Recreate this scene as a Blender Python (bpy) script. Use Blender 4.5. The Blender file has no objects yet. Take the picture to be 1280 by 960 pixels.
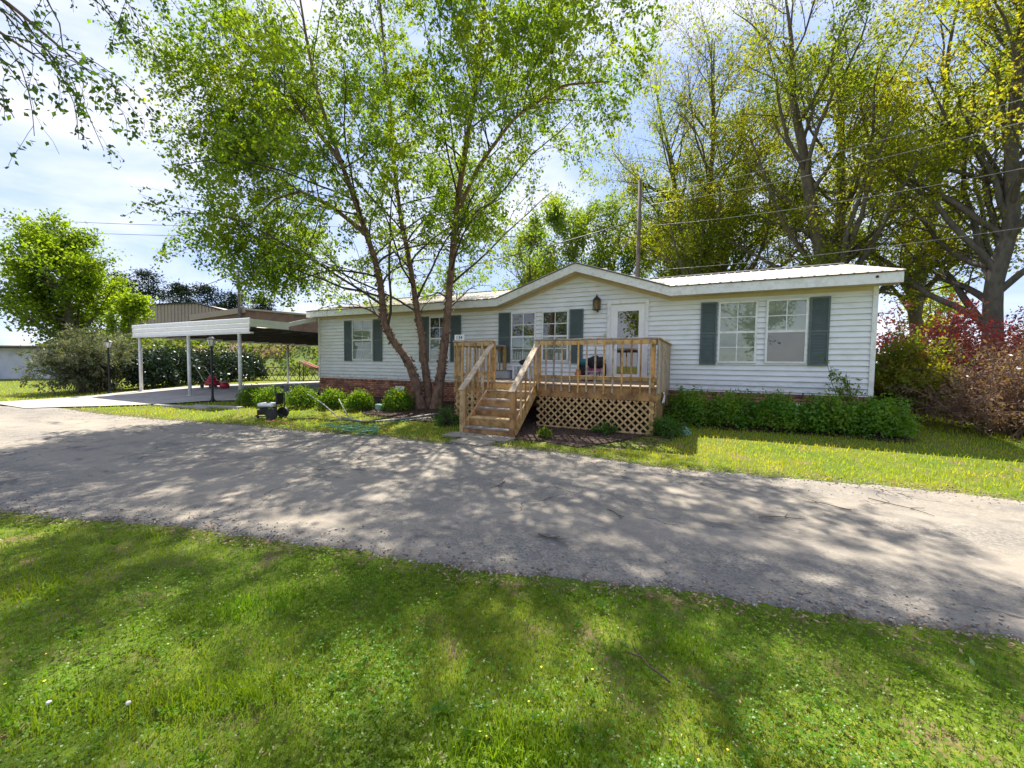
import bpy, bmesh, math, random
import numpy as np
from mathutils import Vector, Matrix, noise as mnoise
R = math.radians
scene = bpy.context.scene
col = scene.collection
# ------------------------------------------------------------------ camera
CAM = (3.529, -11.377, 1.514)
YAW, PITCH, ROLL = 0.456, -0.048, 0.012
_fw = Vector((-math.sin(YAW)*math.cos(PITCH), math.cos(YAW)*math.cos(PITCH), math.sin(PITCH)))
_rt = Vector((math.cos(YAW), math.sin(YAW), 0)); _up = _rt.cross(_fw)
_r2 = _rt*math.cos(ROLL) + _up*math.sin(ROLL); _u2 = _up*math.cos(ROLL) - _rt*math.sin(ROLL)
cd = bpy.data.cameras.new('camera'); cam = bpy.data.objects.new('camera', cd); col.objects.link(cam)
cd.sensor_width = 36; cd.lens = 508/1280*36; cd.clip_start = 0.05; cd.clip_end = 3000
m = Matrix.Identity(4)
for i in range(3):
    m[i][0] = _r2[i]; m[i][1] = _u2[i]; m[i][2] = -_fw[i]; m[i][3] = CAM[i]
cam.matrix_world = m
scene.camera = cam
# ------------------------------------------------------------------ world, sun, exposure
SUN_EL, SUN_AZ = R(55), R(32)           # azimuth measured from +Y towards -X
w = bpy.data.worlds.new('World'); scene.world = w; w.use_nodes = True
wn, wl = w.node_tree.nodes, w.node_tree.links
wn.clear()
out = wn.new('ShaderNodeOutputWorld'); bg = wn.new('ShaderNodeBackground')
sky = wn.new('ShaderNodeTexSky'); sky.sky_type = 'NISHITA'; sky.sun_disc = False
sky.sun_elevation = SUN_EL; sky.sun_rotation = -SUN_AZ
sky.air_density = 1.0; sky.dust_density = 0.35; sky.ozone_density = 2.0
tc = wn.new('ShaderNodeTexCoord'); mp = wn.new('ShaderNodeMapping')
mp.inputs['Scale'].default_value = (1.2, 2.2, 4.5); mp.inputs['Rotation'].default_value = (0.15, 0.1, 0.7)
nz = wn.new('ShaderNodeTexNoise'); nz.inputs['Scale'].default_value = 1.5
nz.inputs['Detail'].default_value = 7; nz.inputs['Roughness'].default_value = 0.55; nz.inputs['Distortion'].default_value = 0.5
rp = wn.new('ShaderNodeMapRange'); rp.inputs[1].default_value = 0.40; rp.inputs[2].default_value = 0.66
rp.inputs[3].default_value = 0.0; rp.inputs[4].default_value = 1.0
cl_ = wn.new('ShaderNodeMix'); cl_.data_type = 'RGBA'
cl_.inputs[6].default_value = (1.3, 1.75, 3.0, 1); cl_.inputs[7].default_value = (2.95, 2.92, 3.1, 1)
mx = wn.new('ShaderNodeMix'); mx.data_type = 'RGBA'; mx.inputs[0].default_value = 0.91
wl.new(tc.outputs['Generated'], mp.inputs['Vector']); wl.new(mp.outputs[0], nz.inputs['Vector'])
wl.new(nz.outputs['Fac'], rp.inputs[0]); wl.new(rp.outputs[0], cl_.inputs[0]); wl.new(cl_.outputs[2], mx.inputs[7])
wl.new(sky.outputs[0], mx.inputs[6]); wl.new(mx.outputs[2], bg.inputs['Color'])
bg.inputs['Strength'].default_value = 0.132
wl.new(bg.outputs[0], out.inputs['Surface'])
sd = bpy.data.lights.new('sun', 'SUN'); so = bpy.data.objects.new('sun', sd); col.objects.link(so)
sd.energy = 4.1; sd.angle = R(0.55); sd.color = (1.0, 0.94, 0.84)
sdir = Vector((-math.sin(SUN_AZ)*math.cos(SUN_EL), math.cos(SUN_AZ)*math.cos(SUN_EL), math.sin(SUN_EL)))
so.rotation_euler = sdir.to_track_quat('Z', 'Y').to_euler(); so.location = (0, 0, 40)
vs = scene.view_settings
vs.view_transform = 'Standard'; vs.look = 'None'; vs.gamma = 1; vs.exposure = 1.55; vs.use_curve_mapping = False
scene.cycles.max_bounces = 8; scene.cycles.transparent_max_bounces = 12
scene.cycles.diffuse_bounces = 4; scene.cycles.transmission_bounces = 6

# ------------------------------------------------------------------ helpers
rng = np.random.default_rng(11); random.seed(5)
def sstep(t): t = np.clip(t, 0, 1); return t*t*(3-2*t)
def g(x, y): return 0.25*sstep((np.asarray(y, float)+5.5)/6.0)
def gz(x, y): return float(g(x, y))

def mesh_arrays(name, V, faces):
    """V (n,3); faces: list of int arrays (m,k)"""
    me = bpy.data.meshes.new(name)
    V = np.asarray(V, np.float32)
    me.vertices.add(len(V)); me.vertices.foreach_set('co', V.ravel())
    tot = sum(f.size for f in faces); npoly = sum(len(f) for f in faces)
    loops = np.concatenate([f.ravel() for f in faces]).astype(np.int32)
    lt = np.concatenate([np.full(len(f), f.shape[1]) for f in faces]).astype(np.int32)
    ls = np.concatenate([[0], np.cumsum(lt)[:-1]]).astype(np.int32)
    me.loops.add(tot); me.loops.foreach_set('vertex_index', loops)
    me.polygons.add(npoly); me.polygons.foreach_set('loop_start', ls); me.polygons.foreach_set('loop_total', lt)
    me.update(calc_edges=True)
    return me

def link(name, me, mat, parent=None, smooth=False):
    o = bpy.data.objects.new(name, me); col.objects.link(o)
    if mat is not None and me is not None and len(me.materials) == 0: me.materials.append(mat)
    if smooth: me.polygons.foreach_set('use_smooth', np.ones(len(me.polygons), bool))
    if parent is not None:
        o.parent = parent
        if parent.type == 'EMPTY': o.matrix_parent_inverse = Matrix.Translation(-Vector(parent.location))
    return o

def tag(o, label=None, cat=None, group=None, kind=None):
    if label: o['label'] = label
    if cat: o['category'] = cat
    if group: o['group'] = group
    if kind: o['kind'] = kind
    return o

def thing(name, label, cat, loc, group=None):
    o = bpy.data.objects.new(name, None); col.objects.link(o); o.location = loc
    o.empty_display_size = .1
    return tag(o, label, cat, group)

def copy_tree(root, loc, rz=0, sc=1.0, label=None):
    c = root.copy(); col.objects.link(c); c.location = loc; c.rotation_euler = (0, 0, rz); c.scale = (sc, sc, sc)
    if label: c['label'] = label
    for ch in root.children:
        d = ch.copy(); col.objects.link(d); d.parent = c
        for s in ch.children:
            e = s.copy(); col.objects.link(e); e.parent = d
    return c

class MB:
    def __init__(s): s.v = []; s.f = []
    def add(s, vs, fs):
        b = len(s.v); s.v += [tuple(v) for v in vs]; s.f += [tuple(i+b for i in f) for f in fs]; return s
    def box(s, x0, x1, y0, y1, z0, z1):
        return s.add([(x0,y0,z0),(x1,y0,z0),(x1,y1,z0),(x0,y1,z0),(x0,y0,z1),(x1,y0,z1),(x1,y1,z1),(x0,y1,z1)],
                     [(3,2,1,0),(4,5,6,7),(0,1,5,4),(1,2,6,5),(2,3,7,6),(3,0,4,7)])
    def beam(s, p, q, w, h, up=(0,0,1)):
        p, q = Vector(p), Vector(q); t = (q-p).normalized(); u = Vector(up); u = (u-t*u.dot(t)).normalized(); sd_ = t.cross(u)
        a, b = sd_*w/2, u*h/2
        return s.add([p-a-b, p+a-b, p+a+b, p-a+b, q-a-b, q+a-b, q+a+b, q-a+b],
                     [(0,1,2,3),(7,6,5,4),(1,0,4,5),(2,1,5,6),(3,2,6,7),(0,3,7,4)])
    def tube(s, pts, rad, n=8, cap=True):
        pts = [Vector(p) for p in pts]; b = len(s.v)
        if not hasattr(rad, '__len__'): rad = [rad]*len(pts)
        ref = None
        for i, p in enumerate(pts):
            t = (pts[min(i+1, len(pts)-1)]-pts[max(i-1, 0)]).normalized()
            if ref is None:
                ref = t.orthogonal().normalized()
            ref = (ref-t*ref.dot(t))
            ref = ref.normalized() if ref.length > 1e-6 else t.orthogonal().normalized()
            bi = t.cross(ref)
            for k in range(n):
                a = 2*math.pi*k/n; s.v.append(tuple(p+(ref*math.cos(a)+bi*math.sin(a))*rad[i]))
        for i in range(len(pts)-1):
            for k in range(n):
                k2 = (k+1) % n
                s.f.append((b+i*n+k, b+i*n+k2, b+(i+1)*n+k2, b+(i+1)*n+k))
        if cap:
            s.f.append(tuple(b+k for k in range(n))[::-1]); s.f.append(tuple(b+(len(pts)-1)*n+k for k in range(n)))
        return s
    def lathe(s, c, prof, n=12):
        b = len(s.v)
        for r, z in prof:
            for k in range(n):
                a = 2*math.pi*k/n; s.v.append((c[0]+r*math.cos(a), c[1]+r*math.sin(a), c[2]+z))
        for i in range(len(prof)-1):
            for k in range(n):
                k2 = (k+1) % n; s.f.append((b+i*n+k, b+i*n+k2, b+(i+1)*n+k2, b+(i+1)*n+k))
        s.f.append(tuple(b+k for k in range(n))[::-1]); s.f.append(tuple(b+(len(prof)-1)*n+k for k in range(n)))
        return s
    def prism(s, poly, f0, f1):
        """poly list of 2d points; f0,f1: map 2d->3d for the two ends"""
        n = len(poly); b = len(s.v)
        s.v += [tuple(f0(*p)) for p in poly] + [tuple(f1(*p)) for p in poly]
        s.f.append(tuple(b+i for i in range(n))); s.f.append(tuple(b+n+i for i in range(n))[::-1])
        for i in range(n):
            j = (i+1) % n; s.f.append((b+j, b+i, b+n+i, b+n+j))
        return s
    def build(s, name, mat, parent=None, smooth=False, bevel=0):
        me = bpy.data.meshes.new(name); me.from_pydata(s.v, [], s.f); me.update()
        bm = bmesh.new(); bm.from_mesh(me); bmesh.ops.recalc_face_normals(bm, faces=bm.faces)
        if bevel:
            bmesh.ops.bevel(bm, geom=list(bm.edges), offset=bevel, segments=1, affect='EDGES', profile=.5)
        bm.to_mesh(me); bm.free()
        if len(me.polygons) == 1 and me.polygons[0].normal.y > .9: me.flip_normals()
        return link(name, me, mat, parent, smooth)

def blob(name, c, rad, mat, parent=None, amp=.25, freq=2.2, sub=3, seed=0, flat=None):
    bm = bmesh.new(); bmesh.ops.create_icosphere(bm, subdivisions=sub, radius=1)
    for v in bm.verts:
        n = mnoise.noise(v.co*freq+Vector((seed*7.1, seed*3.3, 1.7)))*amp
        n += mnoise.noise(v.co*freq*2.7+Vector((seed, 5.3, 2.2)))*amp*.45
        k = v.co*(1+n); v.co = Vector((k.x*rad[0], k.y*rad[1], k.z*rad[2]))
        if flat is not None and v.co.z < flat: v.co.z = flat
        v.co += Vector(c)
    me = bpy.data.meshes.new(name); bm.to_mesh(me); bm.free()
    return link(name, me, mat, parent, True)

# ------------------------------------------------------------------ materials
def new_mat(name):
    m_ = bpy.data.materials.new(name); m_.use_nodes = True
    nt = m_.node_tree; nt.nodes.clear()
    return m_, nt.nodes, nt.links
def mixc(n, l, fac, a, b):
    x = n.new('ShaderNodeMix'); x.data_type = 'RGBA'
    for s_, val in ((0, fac), (6, a), (7, b)):
        if hasattr(val, 'links') or hasattr(val, 'is_linked'): l.new(val, x.inputs[s_])
        else: x.inputs[s_].default_value = val if s_ == 0 else (*val, 1)
    return x.outputs[2]
def noisef(n, l, scale, detail=4, lo=.35, hi=.65, vec=None, rough=.55, stretch=None):
    t = n.new('ShaderNodeTexNoise'); t.inputs['Scale'].default_value = scale
    t.inputs['Detail'].default_value = detail; t.inputs['Roughness'].default_value = rough
    c = n.new('ShaderNodeTexCoord')
    src = c.outputs['Object']
    if stretch:
        mm = n.new('ShaderNodeMapping'); mm.inputs['Scale'].default_value = stretch; l.new(src, mm.inputs[0]); src = mm.outputs[0]
    l.new(src, t.inputs['Vector'])
    r_ = n.new('ShaderNodeMapRange'); r_.inputs[1].default_value = lo; r_.inputs[2].default_value = hi
    l.new(t.outputs['Fac'], r_.inputs[0])
    return r_.outputs[0]
def pmat(name, c1, c2=None, scale=3, rough=.7, bump=0, bscale=60, metal=0, spec=.4, c3=None, scale3=30, island=0, objrand=0, stretch=None, lo=.35, hi=.65, f3=.5, coat=0):
    m_, n, l = new_mat(name)
    o = n.new('ShaderNodeOutputMaterial'); p = n.new('ShaderNodeBsdfPrincipled')
    l.new(p.outputs[0], o.inputs[0]); p.inputs['Roughness'].default_value = rough; p.inputs['Metallic'].default_value = metal
    p.inputs['Specular IOR Level'].default_value = spec
    cc = None
    if c2 is None: c2 = tuple(x*.82 for x in c1)
    cc = mixc(n, l, noisef(n, l, scale, 5, lo, hi, stretch=stretch), c1, c2)
    if c3:
        f_ = n.new('ShaderNodeMath'); f_.operation = 'MULTIPLY'; f_.inputs[1].default_value = f3
        l.new(noisef(n, l, scale3, 3, .5, .62, stretch=stretch), f_.inputs[0]); cc = mixc(n, l, f_.outputs[0], cc, c3)
    if island or objrand:
        if island: gi = n.new('ShaderNodeNewGeometry'); rnd = gi.outputs['Random Per Island']
        else: gi = n.new('ShaderNodeObjectInfo'); rnd = gi.outputs['Random']
        hs = n.new('ShaderNodeHueSaturation'); mr = n.new('ShaderNodeMapRange')
        a = island or objrand
        mr.inputs[3].default_value = 1-a; mr.inputs[4].default_value = 1+a
        l.new(rnd, mr.inputs[0]); l.new(mr.outputs[0], hs.inputs['Value']); l.new(cc, hs.inputs['Color']); cc = hs.outputs[0]
    l.new(cc, p.inputs['Base Color'])
    if coat: p.inputs['Coat Weight'].default_value = coat
    if bump:
        bp = n.new('ShaderNodeBump'); bp.inputs['Strength'].default_value = bump; bp.inputs['Distance'].default_value = .02
        t = n.new('ShaderNodeTexNoise'); t.inputs['Scale'].default_value = bscale; t.inputs['Detail'].default_value = 4
        c = n.new('ShaderNodeTexCoord')
        if stretch:
            mm = n.new('ShaderNodeMapping'); mm.inputs['Scale'].default_value = stretch; l.new(c.outputs['Object'], mm.inputs[0]); l.new(mm.outputs[0], t.inputs['Vector'])
        else: l.new(c.outputs['Object'], t.inputs['Vector'])
        l.new(t.outputs['Fac'], bp.inputs['Height']); l.new(bp.outputs[0], p.inputs['Normal'])
    return m_
def leafmat(name, c1, c2, c3=None, tmix=.45, tgain=1.5, gloss=.06, scale=.8):
    gloss = gloss*.28
    m_, n, l = new_mat(name)
    o = n.new('ShaderNodeOutputMaterial')
    gi = n.new('ShaderNodeNewGeometry')
    cc = mixc(n, l, gi.outputs['Random Per Island'], c1, c2)
    if c3: cc = mixc(n, l, noisef(n, l, scale, 3, .42, .64), cc, c3)
    df = n.new('ShaderNodeBsdfDiffuse'); tr = n.new('ShaderNodeBsdfTranslucent')
    l.new(cc, df.inputs[0])
    mu = n.new('ShaderNodeMix'); mu.data_type = 'RGBA'; mu.blend_type = 'MULTIPLY'; mu.inputs[0].default_value = 1
    l.new(cc, mu.inputs[6]); mu.inputs[7].default_value = (tgain*1.15, tgain*1.1, tgain*.45, 1); l.new(mu.outputs[2], tr.inputs[0])
    ms = n.new('ShaderNodeMixShader'); ms.inputs[0].default_value = tmix
    l.new(df.outputs[0], ms.inputs[1]); l.new(tr.outputs[0], ms.inputs[2])
    gl = n.new('ShaderNodeBsdfGlossy'); gl.inputs['Roughness'].default_value = .38; gl.inputs[0].default_value = (.9, .95, 1, 1)
    m2 = n.new('ShaderNodeMixShader'); m2.inputs[0].default_value = gloss
    l.new(ms.outputs[0], m2.inputs[1]); l.new(gl.outputs[0], m2.inputs[2]); l.new(m2.outputs[0], o.inputs[0])
    return m_
M = {}
M['siding'] = pmat('siding', (.79,.81,.82), (.73,.75,.755), 1.2, .48, c3=(.56,.56,.52), scale3=2.3, f3=.35, stretch=(1,1,3), bump=.12, bscale=5)
def splash(m_):
    n, l = m_.node_tree.nodes, m_.node_tree.links
    p = [q for q in n if q.type == 'BSDF_PRINCIPLED'][0]; src = p.inputs['Base Color'].links[0].from_socket
    c = n.new('ShaderNodeTexCoord'); sp = n.new('ShaderNodeSeparateXYZ'); l.new(c.outputs['Object'], sp.inputs[0])
    mr = n.new('ShaderNodeMapRange'); mr.inputs[1].default_value = .93; mr.inputs[2].default_value = 1.25; mr.inputs[3].default_value = .6; mr.inputs[4].default_value = 0
    l.new(sp.outputs[2], mr.inputs[0]); mu = n.new('ShaderNodeMath'); mu.operation = 'MULTIPLY'; l.new(mr.outputs[0], mu.inputs[0]); l.new(noisef(n, l, 6, 5, .35, .65, stretch=(1,1,2.5)), mu.inputs[1])
    l.new(mixc(n, l, mu.outputs[0], src, (.40,.36,.29)), p.inputs['Base Color'])
splash(M['siding'])
M['trim'] = pmat('trim', (.80,.80,.79), (.72,.73,.71), 3, .45, c3=(.5,.49,.44), scale3=9, f3=.4)
M['cream'] = pmat('cream', (.60,.50,.32), (.52,.43,.27), 3, .55)
M['roof'] = pmat('roof', (.70,.67,.62), (.60,.56,.50), 1.6, .38, c3=(.42,.33,.25), scale3=4, f3=.35, stretch=(3,.5,1), metal=.15)
M['drip'] = pmat('drip', (.10,.07,.06), None, 4, .5)
M['shutter'] = pmat('shutter', (.105,.14,.136), (.088,.118,.115), 6, .5)
M['wood'] = pmat('wood', (.56,.345,.125), (.41,.24,.08), 3.0, .68, bump=.25, bscale=18, c3=(.16,.085,.035), scale3=5, f3=.55, objrand=.36, stretch=(2.2,2.2,2.2))
M['woodgrey'] = pmat('woodgrey', (.50,.40,.29), (.36,.265,.17), 4, .75, bump=.3, bscale=25, c3=(.20,.13,.08), scale3=9, f3=.55, objrand=.2)
M['woodred'] = pmat('woodred', (.49,.275,.105), (.35,.185,.07), 4.0, .7, bump=.3, bscale=22, c3=(.13,.06,.028), scale3=6, f3=.6, objrand=.25)
M['woodpale'] = pmat('woodpale', (.62,.43,.205), (.48,.32,.14), 3.5, .7, bump=.3, bscale=20, c3=(.22,.12,.05), scale3=7, f3=.5, objrand=.2)
M['woodold'] = pmat('woodold', (.36,.31,.26), (.25,.205,.165), 5, .8, bump=.35, bscale=25, c3=(.15,.11,.08), scale3=9, f3=.5, objrand=.2)
M['deckboard'] = pmat('deckboard', (.33,.25,.17), (.22,.15,.09), 4, .75, bump=.3, bscale=25, objrand=.2, stretch=(.6,5,5))
M['lattice'] = pmat('lattice', (.52,.35,.165), (.39,.255,.115), 3, .72, objrand=.25)
M['brick'] = pmat('brick', (.43,.19,.11), (.29,.11,.07), 3.5, .85, bump=.3, bscale=70, island=.45, c3=(.36,.22,.17), scale3=6, f3=.5)
M['mortar'] = pmat('mortar', (.36,.32,.28), (.27,.24,.21), 8, .9)
M['white'] = pmat('white', (.82,.82,.81), (.74,.74,.73), 4, .4)
M['post'] = pmat('post', (.74,.76,.75), (.64,.66,.65), 3, .45, c3=(.33,.26,.2), scale3=7, f3=.3)
M['black'] = pmat('black', (.012,.012,.013), None, 6, .45)
M['darkmetal'] = pmat('darkmetal', (.025,.027,.03), (.04,.04,.042), 6, .5)
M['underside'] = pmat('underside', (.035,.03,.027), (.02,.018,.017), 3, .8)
M['brass'] = pmat('brass', (.22,.15,.05), (.12,.085,.035), 9, .4, metal=.7)
M['concrete'] = pmat('concrete', (.42,.385,.34), (.33,.30,.265), 1.2, .85, bump=.15, bscale=60, c3=(.22,.2,.18), scale3=3, f3=.35)
M['stone'] = pmat('stone', (.30,.26,.20), (.21,.185,.14), 4, .85, bump=.3, bscale=40)
M['bark'] = pmat('bark', (.235,.14,.09), (.11,.066,.045), 9, .9, bump=.9, bscale=22, c3=(.26,.175,.13), scale3=12, f3=.6, stretch=(1,1,.5))
M['bark2'] = pmat('bark2', (.13,.11,.085), (.07,.06,.047), 6, .9, bump=.6, bscale=18, c3=(.13,.12,.085), scale3=5, f3=.5, stretch=(1,1,.4))
M['twig'] = pmat('twig', (.085,.06,.045), (.05,.036,.028), 8, .85)
M['twigbrown'] = pmat('twigbrown', (.25,.17,.12), (.14,.095,.07), 5, .85, island=.4)
M['metalwall'] = pmat('metalwall', (.36,.29,.235), (.32,.255,.205), .4, .6)
M['brownfascia'] = pmat('brownfascia', (.20,.12,.085), (.13,.075,.055), .8, .8)
M['darkroof'] = pmat('darkroof', (.03,.03,.032), None, 1, .6)
M['pole'] = pmat('pole', (.16,.13,.105), (.10,.08,.065), 3, .85)
M['wire'] = pmat('wire', (.03,.03,.03), None, 3, .6)
M['wirepale'] = pmat('wirepale', (.35,.34,.32), None, 3, .5)
M['shedwall'] = pmat('shedwall', (.52,.53,.58), (.40,.42,.50), .6, .7, c3=(.25,.23,.22), scale3=1.3, f3=.4)
M['rubber'] = pmat('rubber', (.03,.03,.031), None, 9, .6)
M['grey'] = pmat('grey', (.46,.47,.48), (.38,.39,.40), 9, .45)
M['greyhose'] = pmat('greyhose', (.34,.32,.29), (.22,.21,.19), 5, .55)
M['greenhose'] = pmat('greenhose', (.07,.24,.11), (.12,.30,.17), 5, .4)
M['lime'] = pmat('lime', (.32,.48,.04), (.25,.4,.03), 9, .45)
M['red'] = pmat('red', (.50,.03,.055), (.38,.02,.04), 9, .35)
M['pink'] = pmat('pink', (.62,.28,.42), (.52,.2,.34), 9, .6)
M['teal'] = pmat('teal', (.03,.16,.2), (.02,.1,.13), 9, .7)
M['orange'] = pmat('orange', (.55,.20,.07), (.45,.15,.05), 9, .5)
M['slide'] = pmat('slide', (.62,.30,.17), (.5,.23,.13), 9, .4)
M['greencover'] = pmat('greencover', (.12,.30,.21), (.28,.42,.36), 7, .55)
M['cloth'] = pmat('cloth', (.018,.018,.022), (.035,.033,.04), 9, .9)
M['chips'] = pmat('chips', (.115,.062,.038), (.06,.034,.023), 9, .9, island=.65)
M['litter'] = pmat('litter', (.30,.20,.12), (.18,.11,.065), 9, .9, island=.5)
M['stick'] = pmat('stick', (.14,.09,.06), (.08,.055,.04), 9, .9)
M['flower'] = pmat('flower', (.75,.75,.7), None, 9, .8)
M['yflower'] = pmat('yflower', (.75,.6,.03), None, 9, .8)
M['number'] = pmat('number', (.02,.02,.02), None, 9, .6)
M['lampglass'] = pmat('lampglass', (.72,.72,.68), (.6,.6,.57), 9, .25)
M['birch'] = leafmat('birch', (.056,.115,.010), (.108,.175,.012), (.165,.215,.013), .5, 2.2, .05)
M['birchdark'] = leafmat('birchdark', (.035,.085,.012), (.075,.135,.018), None, .42, 1.7, .06)
M['maple'] = leafmat('maple', (.11,.18,.012), (.19,.25,.016), (.08,.135,.010), .5, 2.1, .03, .35)
M['olive'] = leafmat('olive', (.13,.15,.013), (.21,.205,.015), (.095,.14,.013), .52, 2.4, .03, .25)
M['olivegreen'] = leafmat('olivegreen', (.105,.155,.013), (.175,.21,.015), (.21,.195,.015), .52, 2.4, .03, .25)
M['buds'] = leafmat('buds', (.15,.075,.035), (.20,.12,.045), None, .4, 1.4, .03)
M['lightgreen'] = leafmat('lightgreen', (.12,.18,.018), (.19,.23,.026), (.09,.145,.016), .5, 2.1, .03, .3)
M['pine'] = leafmat('pine', (.016,.032,.016), (.03,.046,.022), None, .15, 1, .02)
M['boxwood'] = leafmat('boxwood', (.045,.115,.010), (.095,.18,.014), (.14,.20,.014), .42, 2.1, .06, 4)
M['holly'] = leafmat('holly', (.055,.145,.014), (.105,.215,.018), (.14,.23,.02), .4, 2.0, .08, 2)
M['camellia'] = leafmat('camellia', (.010,.026,.010), (.022,.042,.014), None, .2, 1.2, .14)
M['juniper'] = leafmat('juniper', (.11,.135,.075), (.20,.21,.14), (.07,.095,.045), .3, 1.4, .05, 2)
M['gold'] = leafmat('gold', (.20,.17,.012), (.14,.17,.015), (.08,.13,.012), .45, 1.8, .04, 1.6)
M['redleaf'] = leafmat('redleaf', (.27,.032,.062), (.18,.03,.05), (.17,.065,.045), .42, 1.7, .05, 1.6)
M['brownleaf'] = leafmat('brownleaf', (.17,.09,.078), (.115,.066,.055), (.25,.165,.095), .35, 1.3, .08, 1.6)
M['fern'] = leafmat('fern', (.05,.14,.015), (.09,.20,.02), None, .4, 1.8, .05)
M['ivy'] = leafmat('ivy', (.07,.13,.014), (.13,.18,.018), (.09,.095,.03), .45, 1.9, .03, .5)
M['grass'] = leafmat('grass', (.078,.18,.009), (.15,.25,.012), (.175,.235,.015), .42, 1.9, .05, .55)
M['grasslit'] = leafmat('grasslit', (.18,.26,.007), (.29,.33,.010), (.34,.31,.03), .45, 2.0, .05, .7)  # lit copy of the lawn grass, sun brightness put into the leaf colour
M['clover'] = leafmat('clover', (.065,.17,.010), (.12,.225,.012), (.17,.235,.015), .4, 1.9, .05, .8)
M['straw'] = pmat('straw', (.34,.25,.13), (.24,.17,.09), 9, .9, island=.35)

def ground_mat():
    m_, n, l = new_mat('ground_soil')
    o = n.new('ShaderNodeOutputMaterial'); p = n.new('ShaderNodeBsdfPrincipled'); l.new(p.outputs[0], o.inputs[0])
    p.inputs['Roughness'].default_value = .95; p.inputs['Specular IOR Level'].default_value = .15
    a = mixc(n, l, noisef(n, l, .9, 6, .38, .62), (.10,.165,.012), (.17,.20,.022))
    b = mixc(n, l, noisef(n, l, 25, 4, .35, .7), a, (.07,.085,.018))
    c = mixc(n, l, noisef(n, l, 3.1, 5, .56, .70), b, (.17,.12,.065))
    l.new(c, p.inputs['Base Color'])
    bp = n.new('ShaderNodeBump'); bp.inputs['Strength'].default_value = .6; bp.inputs['Distance'].default_value = .03
    t = n.new('ShaderNodeTexNoise'); t.inputs['Scale'].default_value = 35; t.inputs['Detail'].default_value = 5
    tcx = n.new('ShaderNodeTexCoord'); l.new(tcx.outputs['Object'], t.inputs['Vector'])
    l.new(t.outputs['Fac'], bp.inputs['Height']); l.new(bp.outputs[0], p.inputs['Normal'])
    return m_
def asphalt_mat():
    m_, n, l = new_mat('worn_asphalt')
    o = n.new('ShaderNodeOutputMaterial'); p = n.new('ShaderNodeBsdfPrincipled'); l.new(p.outputs[0], o.inputs[0])
    p.inputs['Roughness'].default_value = .9; p.inputs['Specular IOR Level'].default_value = .25
    tcx = n.new('ShaderNodeTexCoord')
    vo = n.new('ShaderNodeTexVoronoi'); vo.inputs['Scale'].default_value = 70; l.new(tcx.outputs['Object'], vo.inputs['Vector'])
    sp = n.new('ShaderNodeSeparateColor'); l.new(vo.outputs['Color'], sp.inputs[0])
    st = mixc(n, l, sp.outputs[0], (.13,.118,.10), (.27,.243,.205))
    big = mixc(n, l, noisef(n, l, .55, 6, .36, .66, stretch=(.6,1.4,1)), st, (.29,.25,.195))
    mid = mixc(n, l, noisef(n, l, 2.3, 6, .52, .72), big, (.145,.135,.122))
    mid = mixc(n, l, noisef(n, l, 1.15, 7, .585, .66, stretch=(.55,1.3,1), rough=.65), mid, (.10,.095,.088))
    mid = mixc(n, l, noisef(n, l, 9, 5, .60, .72), mid, (.34,.30,.25))
    aa = n.new('ShaderNodeAttribute'); aa.attribute_name = 'across'
    cv = n.new('ShaderNodeValToRGB'); e_ = cv.color_ramp.elements; e_[0].position = 0; e_[0].color = (0,0,0,1); e_[1].position = 1; e_[1].color = (0,0,0,1)
    for ps_, vl_ in ((.03,.5),(.09,0),(.2,0),(.30,.8),(.40,.05),(.56,.05),(.66,.8),(.76,0),(.9,0),(.97,.5)):
        q_ = e_.new(ps_); q_.color = (vl_, vl_, vl_, 1)
    l.new(aa.outputs['Fac'], cv.inputs[0])
    tw = n.new('ShaderNodeMath'); tw.operation = 'MULTIPLY'; l.new(cv.outputs[0], tw.inputs[0]); l.new(noisef(n, l, 1.7, 5, .3, .62), tw.inputs[1])
    mid = mixc(n, l, tw.outputs[0], mid, (.30,.262,.21))
    # cracks
    v2 = n.new('ShaderNodeTexVoronoi'); v2.feature = 'DISTANCE_TO_EDGE'; v2.inputs['Scale'].default_value = .42
    wob = n.new('ShaderNodeTexNoise'); wob.inputs['Scale'].default_value = 2.2; wob.inputs['Detail'].default_value = 5
    l.new(tcx.outputs['Object'], wob.inputs['Vector'])
    va = n.new('ShaderNodeVectorMath'); va.operation = 'MULTIPLY_ADD'; va.inputs[1].default_value = (.9,.9,.9)
    l.new(wob.outputs['Color'], va.inputs[0]); l.new(tcx.outputs['Object'], va.inputs[2]); l.new(va.outputs[0], v2.inputs['Vector'])
    mr = n.new('ShaderNodeMapRange'); mr.inputs[1].default_value = .002; mr.inputs[2].default_value = .008; mr.inputs[3].default_value = .85; mr.inputs[4].default_value = 0
    l.new(v2.outputs['Distance'], mr.inputs[0])
    brk = n.new('ShaderNodeMath'); brk.operation = 'MULTIPLY'; l.new(mr.outputs[0], brk.inputs[0]); l.new(noisef(n, l, .7, 3, .48, .6), brk.inputs[1])
    fin = mixc(n, l, brk.outputs[0], mid, (.05,.045,.04))
    l.new(fin, p.inputs['Base Color'])
    bp = n.new('ShaderNodeBump'); bp.inputs['Strength'].default_value = .45; bp.inputs['Distance'].default_value = .006
    l.new(vo.outputs['Distance'], bp.inputs['Height'])
    b2 = n.new('ShaderNodeBump'); b2.inputs['Strength'].default_value = .35; b2.inputs['Distance'].default_value = .05
    t = n.new('ShaderNodeTexNoise'); t.inputs['Scale'].default_value = 4; t.inputs['Detail'].default_value = 6; l.new(tcx.outputs['Object'], t.inputs['Vector'])
    l.new(t.outputs['Fac'], b2.inputs['Height']); l.new(bp.outputs[0], b2.inputs['Normal']); l.new(b2.outputs[0], p.inputs['Normal'])
    return m_
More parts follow.
